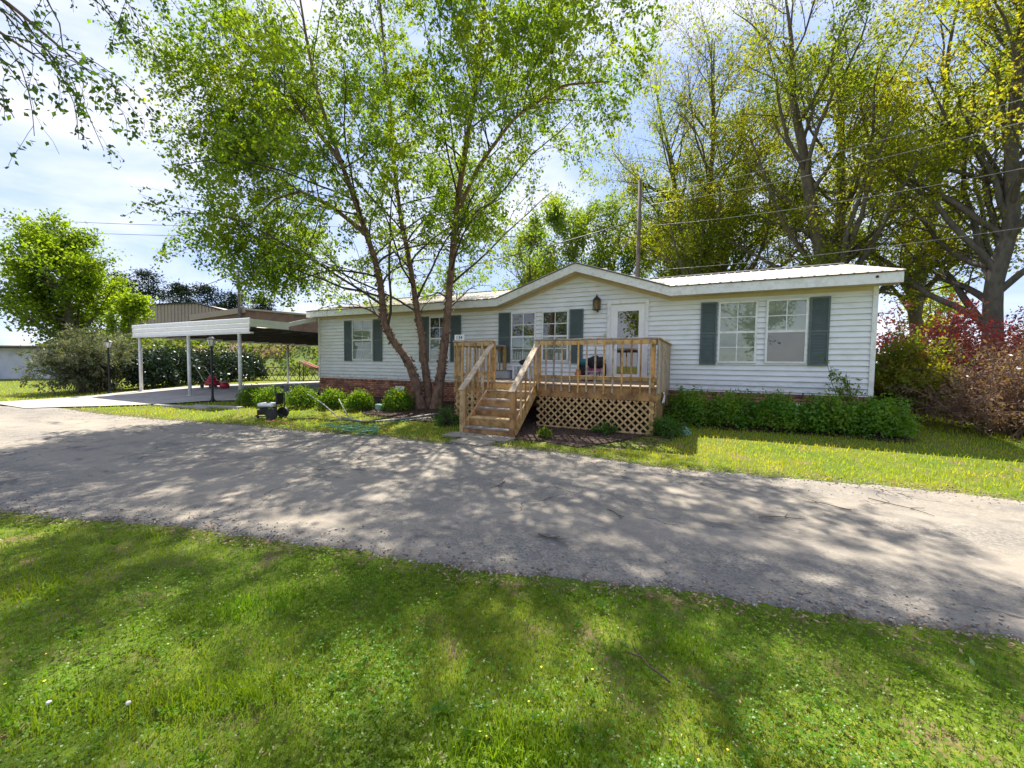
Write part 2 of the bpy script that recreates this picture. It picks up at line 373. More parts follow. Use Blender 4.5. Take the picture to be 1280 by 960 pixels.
def glass_mat(name, tint=(.9,.95,.92), refl=1.0):
    m_, n, l = new_mat(name)
    o = n.new('ShaderNodeOutputMaterial')
    tr = n.new('ShaderNodeBsdfTransparent'); tr.inputs[0].default_value = (*tint, 1)
    gl = n.new('ShaderNodeBsdfGlossy'); gl.inputs['Roughness'].default_value = .015; gl.inputs[0].default_value = (1,1,1,1)
    fr = n.new('ShaderNodeFresnel'); fr.inputs[0].default_value = 1.6
    ad = n.new('ShaderNodeMath'); ad.operation = 'MULTIPLY_ADD'; ad.inputs[1].default_value = 1.1*refl; ad.inputs[2].default_value = .12*refl
    l.new(fr.outputs[0], ad.inputs[0])
    ms = n.new('ShaderNodeMixShader'); l.new(ad.outputs[0], ms.inputs[0]); l.new(tr.outputs[0], ms.inputs[1]); l.new(gl.outputs[0], ms.inputs[2])
    l.new(ms.outputs[0], o.inputs[0])
    return m_
M['ground'] = ground_mat(); M['asphalt'] = asphalt_mat()
M['glass'] = glass_mat('glass', (.9,.95,.92), .62); M['doorglass'] = glass_mat('doorglass', (.55,.6,.55), 1.0)
M['blind'] = pmat('blind', (.40,.45,.38), (.27,.32,.26), 1.4, .8, c3=(.14,.16,.13), scale3=2.2, f3=.5, stretch=(1,1,2))
M['interior'] = pmat('interior', (.035,.04,.035), (.05,.055,.05), 2, .8)
M['screen'] = pmat('screen', (.14,.145,.15), (.10,.105,.11), 1.3, .7)
M['bank'] = pmat('bank', (.085,.135,.016), (.14,.16,.022), .7, .95, bump=.8, bscale=5, c3=(.23,.12,.07), scale3=.22, f3=.9)

# ------------------------------------------------------------------ terrain, driveway, slab
def grid_sheet(name, X, Y, Z, mat, parent=None, kind='structure', smooth=True):
    nu, nv = X.shape
    V = np.stack([X, Y, Z], -1).reshape(-1, 3)
    i = np.arange(nu-1)[:, None]*nv+np.arange(nv-1)[None]
    F = np.stack([i, i+nv, i+nv+1, i+1], -1).reshape(-1, 4)
    o = link(name, mesh_arrays(name, V, [F]), mat, parent, smooth)
    if o.data.polygons[0].normal.z < 0: o.data.flip_normals()
    o['kind'] = kind
    return o
def spread(lim, near, step):
    a = np.arange(-near, near+step/2, step); t = np.geomspace(near, lim, 26)[1:]
    return np.concatenate([-t[::-1], a, t])
gx = spread(900, 24, .5); gy = spread(900, 18, .25)
GX, GY = np.meshgrid(gx, gy, indexing='ij')
micro = .012*np.sin(GX*2.1+np.sin(GY*1.7))*np.cos(GY*1.9)*(np.hypot(GX, GY) < 30)
grid_sheet('ground', GX, GY, g(GX, GY)-.012+np.minimum(micro, 0), M['ground'])

FAR = np.array([(-60,-11.0),(-30,-8.6),(-19,-7.0),(-16.6,-6.95),(-14.6,-6.35),(-13.2,-6.3),(-9,-6.1),(-6.65,-5.55),(-4.35,-5.5),(-2.5,-5.05),(-.9,-5.05),(1.2,-4.78),(3.05,-4.95),(6.83,-4.58),(9,-4.4),(14,-4.2),(40,-3.6)])
NEAR = np.array([(-60,-20),(-30,-15.5),(-8,-11.2),(-2.9,-10.02),(2.0,-8.78),(3.76,-8.4),(5.13,-8.16),(9,-7.7),(14,-7.3),(40,-6)])
def wob(x, s): return .05*np.sin(x*1.3+s)+.022*np.sin(x*3.1+2*s)+.014*np.sin(x*7.7+3*s)+.013*np.sin(x*17.3+s)+.012*np.sin(x*31.7+2*s)+.010*np.sin(x*53.1+s)
def far_y(x): return np.interp(x, FAR[:,0], FAR[:,1])+wob(x, 1.0)
def near_y(x): return np.interp(x, NEAR[:,0], NEAR[:,1])+wob(x, 2.3)
dx = np.concatenate([np.linspace(-60,-20,60)[:-1], np.linspace(-20,12,640)[:-1], np.linspace(12,40,60)])
tt = np.concatenate([[0,.006], np.linspace(.03,.97,22), [.994,1]])
DX = np.repeat(dx[:,None], 26, 1); DY = near_y(DX)+(far_y(DX)-near_y(DX))*tt[None]
EZ = np.zeros(26); EZ[0] = EZ[-1] = -.045; EZ[1] = EZ[-2] = -.004
drv = grid_sheet('driveway', DX, DY, g(DX, DY)+.008+EZ[None], M['asphalt'])
at_ = drv.data.attributes.new('across', 'FLOAT', 'POINT'); at_.data.foreach_set('value', np.repeat(tt[None], len(dx), 0).astype(np.float32).ravel())
ys = np.linspace(-6.9, 8, 60); u = np.linspace(0, 1, 30)
SL = np.interp(ys, [-6.9,-3,8], [-18.3,-19.3,-19.6]); SR = np.interp(ys, [-6.9,-6.2,-4.2,-3.2,-2.5,8], [-15.0,-14.6,-13.0,-12.4,-10.9,-10.85])
SX = SL[:,None]+(SR-SL)[:,None]*u[None]; SY = np.repeat(ys[:,None], 30, 1)
grid_sheet('carport_slab', SX, SY, g(SX, SY)+.028, M['concrete'])
def in_drive(x, y): return (y > near_y(x)) & (y < far_y(x))
def in_slab(x, y): return (y > -6.9) & (y < 8) & (x > np.interp(y, ys, SL)) & (x < np.interp(y, ys, SR))
# embankment behind the carport
foot = np.array([(-52,-1.5),(-42,2),(-37,6),(-32,11),(-26,16),(-16,20),(0,22),(14,23)])
bt = np.linspace(0, 7, 90); fx = np.interp(bt, range(8), foot[:,0]); fy = np.interp(bt, range(8), foot[:,1])
nx_, ny_ = -np.gradient(fy), np.gradient(fx); nl = np.hypot(nx_, ny_); nx_, ny_ = nx_/nl, ny_/nl
bv = np.linspace(0, 1, 26)
BX = fx[:,None]+nx_[:,None]*bv[None]*12; BY = fy[:,None]+ny_[:,None]*bv[None]*12
BZ = -.1+3.7*sstep(bv*1.5)[None]*(1+.12*np.sin(bt*5)[:,None])+.18*np.sin(BX*1.7)*np.cos(BY*1.3)*np.minimum(bv*4,1)[None]
grid_sheet('embankment', BX, BY, BZ+.2*np.minimum(bv*8,1), M['bank'])
# overgrown cover on the bank
def leaf_arrays(P, size, r, flat=0.0, droop=0.0, aspect=.62, jit=.35, axis=None):
    n = len(P)
    a = r.normal(size=(n,3)); a[:,2] = a[:,2]*(1-flat)-droop
    if axis is not None: a = a*.55+axis
    a /= np.linalg.norm(a, axis=1)[:,None]+1e-9
    b = r.normal(size=(n,3)); b[:,2] *= (1-flat); b -= a*(a*b).sum(1)[:,None]; b /= np.linalg.norm(b, axis=1)[:,None]+1e-9
    c = np.cross(a, b)
    L = size*(1+jit*r.uniform(-1,1,n)); W = L*aspect
    L = L[:,None]; W = W[:,None]
    V = np.stack([P, P+a*L*.45+b*W*.5+c*L*.08, P+a*L, P+a*L*.45-b*W*.5+c*L*.08], 1).reshape(-1,3)
    F = np.arange(4*n).reshape(n,4)
    return V, F
k = 20000
iu = rng.uniform(0, 89, k); iv = rng.beta(1.2,1.5,k)*.75*25
i0, j0 = iu.astype(int), iv.astype(int); fu, fv = iu-i0, iv-j0
def bil(A): return A[i0,j0]*(1-fu)*(1-fv)+A[i0+1,j0]*fu*(1-fv)+A[i0,j0+1]*(1-fu)*fv+A[i0+1,j0+1]*fu*fv
P = np.stack([bil(BX), bil(BY), bil(BZ)], 1)
lump = np.sin(P[:,0]*1.1+P[:,1])*np.cos(P[:,1]*1.4-P[:,0]*.3)
keep = lump+rng.normal(0,.4,k) > -.35
P = P[keep]; P[:,2] += .22+np.abs(rng.normal(0,.22,len(P)))*(1+np.clip(lump[keep],0,1)*1.3)
V, F = leaf_arrays(P, .26, rng, .3)
o = link('bank_undergrowth', mesh_arrays('bank_undergrowth', V, [F]), M['ivy'])
tag(o, 'bright green creeping undergrowth covering the bank behind the carport', 'undergrowth', kind='stuff')

# ------------------------------------------------------------------ grass
HX0, HX1 = -10.786, 6.693
def bed(x, y):
    e1 = ((x-1.0)/1.9)**2+((y+3.2)/1.2)**2 < 1+.12*np.sin(x*6)*np.sin(y*5)
    e2 = ((x+3.6)/2.0)**2+((y+2.3)/1.25)**2 < 1
    e3 = (y > -2.55-.25*np.sin(x*1.7)) & (x > -10.5) & (x < 0)
    e4 = (y > -1.5+.10*np.sin(x*2.3)) & (x > 2.3) & (x < 7.0)
    e5 = (x > -2.5) & (x < 2.7) & (y > -2.9)
    e6 = (x > -1.35) & (x < .0) & (y > -4.75)
    return (e1|e2|e3|e4|e5|e6) & (y < .3)
def blocked(x, y):
    return in_drive(x, y) | in_slab(x, y) | ((x > HX0-.1) & (x < HX1+.1) & (y > -.05) & (y < 8.5))
def edge_fall(x, y):
    d = np.minimum(np.abs(y-near_y(x)), np.abs(y-far_y(x)))
    return np.clip(d/.22, 0, 1)
def patch(x, y):
    return .5+.5*np.sin(x*1.9+1.3*np.sin(y*1.1))*np.sin(y*2.3+np.sin(x*1.7))
def polar_pts(n, r0, r1, r):
    rad = np.exp(r.uniform(math.log(r0), math.log(r1), n)); th = r.uniform(-R(84), R(84), n)+YAW
    x = CAM[0]-np.sin(th)*rad; y = CAM[1]+np.cos(th)*rad
    return x, y, rad
def blades(name, x, y, h, wd, mat, label, r, lean=.55, cat='grass'):
    n = len(x); z = g(x, y)-.012
    a = r.uniform(0, 2*math.pi, n); ln = np.abs(r.normal(0, lean, n))*h
    px, py = np.cos(a)*ln, np.sin(a)*ln; qa = r.uniform(0, 2*math.pi, n); qx, qy = np.cos(qa)*wd/2, np.sin(qa)*wd/2
    V = np.empty((n,5,3))
    V[:,0] = np.stack([x-qx, y-qy, z], 1); V[:,1] = np.stack([x+qx, y+qy, z], 1)
    V[:,2] = np.stack([x-qx*.8+px*.35, y-qy*.8+py*.35, z+h*.6], 1); V[:,3] = np.stack([x+qx*.8+px*.35, y+qy*.8+py*.35, z+h*.6], 1)
    V[:,4] = np.stack([x+px, y+py, z+h], 1)
    b = np.arange(n)[:,None]*5
    Q = b+np.array([[0,1,3,2]]); T = b+np.array([[2,3,4]])
    o = link(name, mesh_arrays(name, V.reshape(-1,3), [Q, T]), mat)
    return tag(o, label, cat, kind='stuff')
r = np.random.default_rng(3)
x, y, rad = polar_pts(350000, 1.0, 14, r)
nearlawn = (y < near_y(x)+.17*np.sin(x*5.3+np.sin(x*13))*np.sin(x*2.1)+r.normal(0,.035,len(x)))
keep = nearlawn & (r.uniform(size=len(x)) < (.10+.90*edge_fall(x, y))*(.5+.5*patch(x*.8, y*.8)))
x, y, rad = x[keep], y[keep], rad[keep]
tall = np.clip(np.sin(x*3.3+2*np.sin(y*2.1))*np.sin(y*3.7+np.sin(x*2.6))-.62, 0, 1)*3.6
h = r.gamma(6,.0040,len(x))*(1+tall)*(.6+.4*edge_fall(x, y)); wd = .0037*np.maximum(1, rad/2.2)**.75*(1+.3*tall)
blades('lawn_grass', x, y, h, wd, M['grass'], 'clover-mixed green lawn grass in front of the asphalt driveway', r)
x, y, rad = polar_pts(190000, 4.5, 45, r)
keep = (y > far_y(x)-.15*np.sin(x*4.7+np.sin(x*11))*np.sin(x*1.9)+r.normal(0,.035,len(x))) & ~(in_drive(x, y-.15) & in_drive(x, y+.25)) & ~in_slab(x, y) & ~((x > HX0-.1) & (x < HX1+.1) & (y > -.05) & (y < 8.5)) & ~bed(x, y) & (r.uniform(size=len(x)) < .15+.85*edge_fall(x, y)) & ~((y > 9) & (x > -36))
x, y, rad = x[keep], y[keep], rad[keep]
h = r.uniform(.03,.075,len(x))*(.6+.4*edge_fall(x, y)); wd = .005*np.maximum(1, rad/4)**.8
blades('verge_grass', x, y, h, wd, M['grasslit'], 'yellow-green grass in a sunlit tint between the driveway and the house', r)
# clover leaves
x, y, rad = polar_pts(60000, 1.0, 8, r)
keep = (y < near_y(x)-.1) & (r.uniform(size=len(x)) < .25+.75*(patch(x*1.1+2, y*1.1) > .5))
x, y, rad = x[keep], y[keep], rad[keep]; n = len(x)
z = g(x, y)+r.uniform(.012,.042,n); th0 = r.uniform(0, 6.28, n); tilt = r.normal(0,.35,(n,2))
Vs = []; sz = .0075*np.maximum(1, rad/2.5)**.6*r.uniform(.7,1.3,n)
for q in range(3):
    a = th0+q*2.094
    d1 = np.stack([np.cos(a), np.sin(a), tilt[:,0]], 1); d2 = np.stack([-np.sin(a), np.cos(a), tilt[:,1]], 1)
    c0 = np.stack([x, y, z], 1); s_ = sz[:,None]
    Vs.append(np.stack([c0, c0+d1*s_*.8+d2*s_*.62, c0+d1*s_*1.35, c0+d1*s_*.8-d2*s_*.62], 1))
V = np.concatenate(Vs, 1).reshape(-1,3); F = np.arange(len(V)).reshape(-1,4)
tag(link('clover_patch', mesh_arrays('clover_patch', V, [F]), M['clover']), 'low clover leaves spread through the front lawn', 'clover', kind='stuff')
# broadleaf weed rosettes
x, y, rad = polar_pts(1500, 1.3, 9, r); kp = (y < near_y(x)-.12); x, y = x[kp][:240], y[kp][:240]; Ps, As, Ss = [], [], []
for wx, wy in zip(x, y):
    nl_ = r.integers(6, 12); a = r.uniform(0, 6.28)+np.arange(nl_)*6.28/nl_+r.normal(0,.2,nl_)
    Ps.append(np.repeat([[wx, wy, gz(wx, wy)+.012]], nl_, 0)); As.append(np.stack([np.cos(a), np.sin(a), r.uniform(.2,.9,nl_)], 1)*3); Ss.append(np.full(nl_, r.uniform(.02,.05)))
V, F = leaf_arrays(np.concatenate(Ps), np.concatenate(Ss), r, 0, 0, .34, axis=np.concatenate(As))
M['weed'] = leafmat('weed', (.075,.175,.012), (.13,.23,.016), None, .35, 1.7, .08)
tag(link('lawn_weeds', mesh_arrays('lawn_weeds', V, [F]), M['weed']), 'flat broadleaf weed rosettes scattered through the front lawn', 'weeds', kind='stuff')
# dead straw + leaf litter on the edges
def litter(name, x, y, size, mat, label, r, cat, zoff=.004, flat=.8, zs=0):
    P = np.stack([x, y, g(x, y)+zoff+r.uniform(0,.012,len(x))+zs], 1)
    V, F = leaf_arrays(P, size, r, flat, 0, .35)
    tag(link(name, mesh_arrays(name, V, [F]), mat), label, cat, kind='stuff')
xs = r.uniform(-14, 12, 9000); side = r.uniform(size=9000) < .5
yy = np.where(side, near_y(xs)+np.abs(r.normal(0,.16,9000))-.22, far_y(xs)-np.abs(r.normal(0,.18,9000))+.22)
litter('edge_litter', xs, yy, .034, M['litter'], 'dry leaf litter and straw along the driveway edges', r, 'leaf litter', .016)
xs, yy, rad = polar_pts(6000, 1.1, 9, r); kp = (yy < near_y(xs)) & (patch(xs*.8, yy*.8) < .55)
litter('dry_thatch', xs[kp], yy[kp], .02, M['straw'], 'pale dead thatch lying between the lawn grass', r, 'thatch', .004, .6)
xs = r.uniform(-14, 12, 9000); side = r.uniform(size=9000) < .55
yy = np.where(side, near_y(xs)+r.exponential(.16,9000)-.08, far_y(xs)-r.exponential(.16,9000)+.08); ss = r.gamma(3,.0018,9000)+.0025
d8 = r.normal(size=(9000,6,3))*.12+np.array([[1,0,0],[-1,0,0],[0,1,0],[0,-1,0],[0,0,.7],[0,0,-.7]])[None]
V = (np.stack([xs, yy, g(xs, yy)+.012], 1)[:,None]+d8*ss[:,None,None]).reshape(-1,3)
F = (np.arange(9000)[:,None,None]*6+np.array([[(0,2,4),(2,1,4),(1,3,4),(3,0,4),(2,0,5),(1,2,5),(3,1,5),(0,3,5)]])).reshape(-1,3)
M['gravel'] = pmat('gravel', (.36,.33,.29), (.22,.20,.18), 9, .9, island=.45)
tag(link('edge_gravel', mesh_arrays('edge_gravel', V, [F]), M['gravel']), 'loose gravel crumbs along both driveway edges', 'gravel', kind='stuff')
# mulch
xs = r.uniform(-10.5, 7.3, 60000); yy = r.uniform(-4.6, -.05, 60000)
kp = bed(xs, yy) & ~((xs > -2.4) & (xs < 2.5) & (yy > -2.6)); xs, yy = xs[kp][:15000], yy[kp][:15000]
litter('mulch_chips', xs, yy, .055, M['chips'], 'dark brown bark mulch around the deck and birch', r, 'mulch', .0, .55)
mxx = np.linspace(-10.4, 6.9, 120); 
mu_ = np.linspace(0, 1, 20); MX = np.repeat(mxx[:,None], 20, 1)
my0 = np.where(mxx < -5.2, -2.5, np.where(mxx < -1.5, -3.2, np.where(mxx < 2.3, -4.2, -1.45)))
my0 = np.convolve(np.pad(my0, 6, 'edge'), np.ones(13)/13, 'valid')+.12*np.sin(mxx*2.7)
MY = my0[:,None]+(-.0-my0)[:,None]*mu_[None]
M['mulchsheet'] = pmat('mulchsheet', (.085,.052,.033), (.045,.029,.02), 12, .95, bump=.9, bscale=45)
grid_sheet('mulch_bed', MX, MY, g(MX, MY)+.002, M['mulchsheet'])

# ------------------------------------------------------------------ house
def zgab(x):   # top line of the fascia
    return 3.5+max(0.0, .83*(1-abs(x-.05)/2.48))
house = thing('mobile_home', 'long white-sided single-storey home with grey-green shutters and centre gable', 'house', (-2, 4, .25))
# core wall shell and end/back walls
core = MB().box(HX0+.03, HX1-.03, .03, 8.2, .9, 3.45)
core.prism([(-2.4,3.45),(2.5,3.45),(.05,4.2)], lambda a, b: (a, .03, b), lambda a, b: (a, .5, b))
core.build('wall_core', M['siding'], house)
EXP = .127
zc = .924; course = 0
while zc < 4.2:
    z1 = min(zc+EXP, 4.25)
    # horizontal extent of this course
    if z1 < 3.36: x0, x1 = HX0+.07, HX1-.07
    else:
        hw = 2.48*(1-(z1-.18-3.5+.02)/.83)
        if hw < .1: break
        hw = min(hw, 2.6); x0, x1 = .05-hw, .05+hw
    prof = [(.024, zc+.015), (-.012, zc+.012), (-.014, zc+.021), (.008, z1-.035), (.012, z1), (.024, z1)]
    seams = [x0]+[q_ for q_ in np.arange(HX0+.9+(course*1.43) % 3.66, x1-.3, 3.66) if q_ > x0+.3]+[x1]; course += 1
    for si_, (sa, sb) in enumerate(zip(seams[:-1], seams[1:])):
        dy_ = .0025*(si_ % 2)+rng.uniform(-.0008,.0008)
        MB().prism(prof, lambda a, c_: (sa, a+dy_, c_), lambda a, c_: (sb-.002, a+dy_, c_)).build('siding_panel', M['siding'], house)
    zc += EXP
for xc in (HX0, HX1):
    s_ = 1 if xc < 0 else -1
    MB().box(min(xc, xc+.09*s_), max(xc, xc+.09*s_), -.03, .1, .905, 3.3).build('corner_trim', M['trim'], house)
MB().box(HX0, HX1, -.018, .02, .895, .922).build('starter_strip', M['trim'], house)
# fascia, soffit, frieze
seg = [(-11.0, -2.43), (-2.43, .05), (.05, 2.53), (2.53, 6.97)]
for a, b in seg:
    za, zb = zgab(a), zgab(b)
    MB().prism([(a, za), (b, zb), (b, zb-.215), (a, za-.215)], lambda p, q: (p, -.40, q), lambda p, q: (p, -.37, q)).build('fascia', M['trim'], house)
    MB().prism([(a, za+.024), (b, zb+.024), (b, zb+.002), (a, za+.002)], lambda p, q: (p, -.425, q), lambda p, q: (p, -.36, q)).build('drip_edge', M['drip'], house)
    MB().prism([(a, za-.195), (b, zb-.195), (b, zb-.21), (a, za-.21)], lambda p, q: (p, -.37, q), lambda p, q: (p, 0, q)).build('soffit', M['cream'], house)
    a2, b2 = max(a, HX0), min(b, HX1)
    za, zb = zgab(a2), zgab(b2)
    MB().prism([(a2, za-.21), (b2, zb-.21), (b2, zb-.29), (a2, za-.29)], lambda p, q: (p, -.022, q), lambda p, q: (p, 0, q)).build('frieze_board', M['cream'], house)
MB().lathe((6.55, -.405, 3.40), [(.02, 0), (.03, .03), (.012, .05)], 8).build('eave_fixture', M['darkmetal'], house)
# roof: ribbed metal panels
RS = .246
def y0roof(x): return -.42+(zgab(x)-3.5)/RS*1.0
RID = 4.12; ZR = 3.52+RS*(RID+.42)
def roof_panel(xa, xb):
    b = MB()
    def pt(x, y): return (x, y, 3.52+RS*(y+.42))
    ya, yb = y0roof(xa), y0roof(xb)
    t = .012
    A, B_, C_, D_ = pt(xa, ya), pt(xb, yb), pt(xb, RID), pt(xa, RID)
    top = [A, B_, C_, D_]; bot = [(p[0], p[1], p[2]-t) for p in top]
    b.add(top+bot, [(0,1,2,3),(7,6,5,4),(0,4,5,1),(1,5,6,2),(2,6,7,3),(3,7,4,0)])
    nr = max(1, int(round((xb-xa)/.229)))
    for i in range(nr):
        xr = xa+(i+.5)*(xb-xa)/nr; yr = y0roof(xr)
        p, q = Vector(pt(xr, yr)), Vector(pt(xr, RID))
        b.beam(p+Vector((0,0,.008)), q+Vector((0,0,.008)), .045, .022)
    b.build('roof_panel', M['roof'], house)
bk = sorted(set([round(v, 3) for v in list(np.arange(-11.0, -2.5, .916))+[-2.43,-1.6,-.78,.05,.88,1.7,2.53]+list(np.arange(3.3, 6.97, .916))+[6.97]]))
for a, b in zip(bk[:-1], bk[1:]): roof_panel(a, b)
MB().add([(-11,RID,ZR),(6.97,RID,ZR),(6.97,8.6,3.5),(-11,8.6,3.5)], [(0,1,2,3)]).build('rear_roof', M['roof'], house)
MB().beam((-11,RID,ZR+.015),(6.97,RID,ZR+.015),.3,.02).build('ridge_cap', M['roof'], house)
ym = -.42+.83/RS
for s_, xe in ((-1,-2.43),(1,2.53)):
    b = MB(); pk = (.05,-.42,4.37); e = (xe,-.42,3.54); bkp = (.05,ym,4.37)
    b.add([pk, e, bkp, (pk[0],pk[1],pk[2]-.012), (e[0],e[1],e[2]-.012), (bkp[0],bkp[1],bkp[2]-.012)], [(0,1,2),(5,4,3),(0,3,4,1),(1,4,5,2),(2,5,3,0)])
    for i in range(1, 10):
        f_ = i/10; y_ = -.42+(ym+.42)*f_
        p = Vector((.05, y_, 4.378)); q = Vector((.05+(xe-.05)*(1-f_), y_, 4.378-.83*(1-f_)))
        b.beam(p, q, .045, .02)
    b.build('gable_roof', M['roof'], house)
for xe in (-11.0, 6.97):
    MB().prism([(-.37,3.5),(RID,ZR-.03),(8.57,3.48),(8.57,3.28),(RID,ZR-.22),(-.37,3.285)], lambda p, q: (xe, p, q), lambda p, q: (xe+(.03 if xe < 0 else -.03), p, q)).build('rake_board', M['trim'], house)
    xw = HX0 if xe < 0 else HX1
    MB().prism([(.0,3.3),(8.2,3.3),(RID,ZR-.2)], lambda p, q: (xw, p, q), lambda p, q: (xw+(.03 if xe < 0 else -.03), p, q)).build('gable_end', M['siding'], house)
# brick skirting
sk = MB().box(HX0+.02, HX1-.02, .03, 8.18, -.05, .9); sk.build('skirting', M['mortar'], house)
Vb = []; 
zc = 0.0; row = 0
while zc < .88:
    h_ = .062 if zc < .76 else .13
    bl = .205 if zc < .76 else .065
    off = (row % 2)*bl/2; xx = HX0-off
    while xx < HX1:
        a, b = max(xx, HX0), min(xx+bl-.011, HX1)
        if b-a > .03: Vb.append((a, b, zc, zc+h_, rng.uniform(0, .006)))
        xx += bl
    zc += h_+.011; row += 1
Vb = np.array(Vb); n = len(Vb)
yf = .004-Vb[:,4]; cV = np.zeros((n,8,3))
for i, (ix, iy, iz) in enumerate([(0,0,2),(1,0,2),(1,1,2),(0,1,2),(0,0,3),(1,0,3),(1,1,3),(0,1,3)]):
    cV[:,i,0] = Vb[:,ix]; cV[:,i,1] = yf if iy == 0 else .06; cV[:,i,2] = Vb[:,iz]
F = (np.arange(n)[:,None,None]*8+np.array([[(0,1,5,4),(1,2,6,5),(3,0,4,7),(4,5,6,7),(3,2,1,0)]])).reshape(-1,4)
o = link('skirting_bricks', mesh_arrays('skirting_bricks', cV.reshape(-1,3), [F]), M['brick'], house); o['kind'] = 'stuff'
for xv in (-6.56, 5.2): 
    v = MB().box(xv-.2, xv+.2, -.015, .05, .5, .68); v.build('foundation_vent', M['white'], house)
# windows
def window(x0, x1, z0=1.615, z1=3.115, blind='blind', low='blind', grid_low=True):
    b = MB(); fw_ = .045; yo = -.045
    b.box(x0, x0+fw_, yo, .02, z0, z1).box(x1-fw_, x1, yo, .02, z0, z1)
    b.box(x0+fw_, x1-fw_, yo, .02, z0, z0+fw_).box(x0+fw_, x1-fw_, yo, .02, z1-fw_, z1)
    zm = (z0+z1)/2; b.box(x0+fw_, x1-fw_, yo+.006, .02, zm-.026, zm+.026)
    w_ = b.build('window', M['trim'], house)
    xm = (x0+x1)/2; yi = yo+.012
    for (za, zb, gridded) in ((z0+fw_, zm-.026, grid_low), (zm+.026, z1-fw_, True)):
        if gridded:
            mm = MB().box(xm-.011, xm+.011, yi-.002, yi+.012, za, zb); zz = (za+zb)/2
            mm.box(x0+fw_, xm-.011, yi, yi+.012, zz-.011, zz+.011).box(xm+.011, x1-fw_, yi, yi+.012, zz-.011, zz+.011)
            mm.build('muntin', M['trim'], w_)
            cells = [(x0+fw_, xm-.011, za, zz-.011), (xm+.011, x1-fw_, za, zz-.011), (x0+fw_, xm-.011, zz+.011, zb), (xm+.011, x1-fw_, zz+.011, zb)]
        else: cells = [(x0+fw_, x1-fw_, za, zb)]
        for c_ in cells:
            MB().add([(c_[0],yi+.006,c_[2]),(c_[1],yi+.006,c_[2]),(c_[1],yi+.006,c_[3]),(c_[0],yi+.006,c_[3])], [(0,1,2,3)]).build('pane', M['glass'], w_)
    bb = MB()
    zz = z0+fw_
    bl = blind
    while zz < z1-fw_-.02:
        bb.add([(x0+fw_,-.018,zz),(x1-fw_,-.018,zz),(x1-fw_,-.0235,zz+.049),(x0+fw_,-.0235,zz+.049)], [(0,1,2,3)]); zz += .048
    bb.build('window_blind', M[blind], w_)
    if low != blind:
        MB().add([(x0+fw_,-.0255,z0+fw_),(x1-fw_,-.0255,z0+fw_),(x1-fw_,-.0255,zm),(x0+fw_,-.0255,zm)], [(0,1,2,3)]).build('insect_screen', M[low], w_)
    return w_
def shutter(x0, x1, z0=1.57, z1=3.125):
    b = MB(); t = .04; zm = (z0+z1)/2
    b.box(x0, x0+t, -.04, -.006, z0, z1).box(x1-t, x1, -.04, -.006, z0, z1)
    for za in (z0, zm-t/2, z1-t): b.box(x0+t, x1-t, -.038, -.006, za, za+t)
    zz = z0+t+.01
    while zz < z1-t-.02:
        if not (zm-t/2-.04 < zz < zm+t/2):
            b.add([(x0+t,-.036,zz),(x1-t,-.036,zz),(x1-t,-.019,zz+.03),(x0+t,-.019,zz+.03)], [(0,1,2,3)])
        zz += .034
    b.add([(x0+t,-.0175,z0+t),(x1-t,-.0175,z0+t),(x1-t,-.0175,z1-t),(x0+t,-.0175,z1-t)], [(0,1,2,3)])
    b.build('shutter', M['shutter'], house)
M['blindpale'] = pmat('blindpale', (.52,.55,.52), (.38,.42,.39), 1.1, .8, c3=(.2,.23,.2), scale3=2, f3=.4)
window(-8.89, -7.84, blind='blind'); shutter(-9.32, -8.92); shutter(-7.81, -7.39)
window(-5.22, -4.38, blind='interior'); shutter(-5.67, -5.25); shutter(-4.35, -3.94)
window(-2.09, -1.262, blind='interior'); shutter(-2.53, -2.12); window(-1.062, -.233, blind='interior'); shutter(-.20, .20)
window(3.64, 4.473, blind='blindpale'); shutter(3.24, 3.61); window(4.648, 5.465, blind='blindpale', low='screen', grid_low=False); shutter(5.495, 5.87)
# door
MB().box(.885, .965, -.05, .02, 1.14, 3.21).box(1.905, 1.985, -.05, .02, 1.14, 3.21).box(.885, 1.985, -.052, .02, 3.21, 3.30).build('door_trim', M['trim'], house)
MB().box(.86, 2.01, -.06, .02, 1.10, 1.138).build('door_sill', M['grey'], house)
dr = MB().box(1.0, 1.17, -.035, .02, 1.15, 3.17).box(1.73, 1.87, -.035, .02, 1.15, 3.17).box(1.17, 1.73, -.034, .02, 1.15, 1.29).box(1.17, 1.73, -.034, .02, 3.0, 3.17).box(.965, 1.0, -.02, .02, 1.14, 3.21).box(1.87, 1.905, -.02, .02, 1.14, 3.21).build('door', M['white'], house)
MB().add([(1.17,-.022,1.29),(1.73,-.022,1.29),(1.73,-.022,3.0),(1.17,-.022,3.0)], [(0,1,2,3)]).build('door_glass', M['doorglass'], dr)
MB().add([(1.17,-.0175,1.29),(1.73,-.0175,1.29),(1.73,-.0175,3.0),(1.17,-.0175,3.0)], [(0,1,2,3)]).build('inner_panel', M['interior'], dr)
MB().tube([(1.075,-.035,1.95),(1.075,-.09,1.95),(1.12,-.095,1.95)], .014, 6).build('door_handle', M['darkmetal'], dr)
MB().tube([(1.075,-.035,2.09),(1.075,-.06,2.09)], .025, 8).build('deadbolt', M['darkmetal'], dr)
MB().box(.80, .84, -.03, .0, 2.3, 2.4).build('doorbell', M['cream'], house)
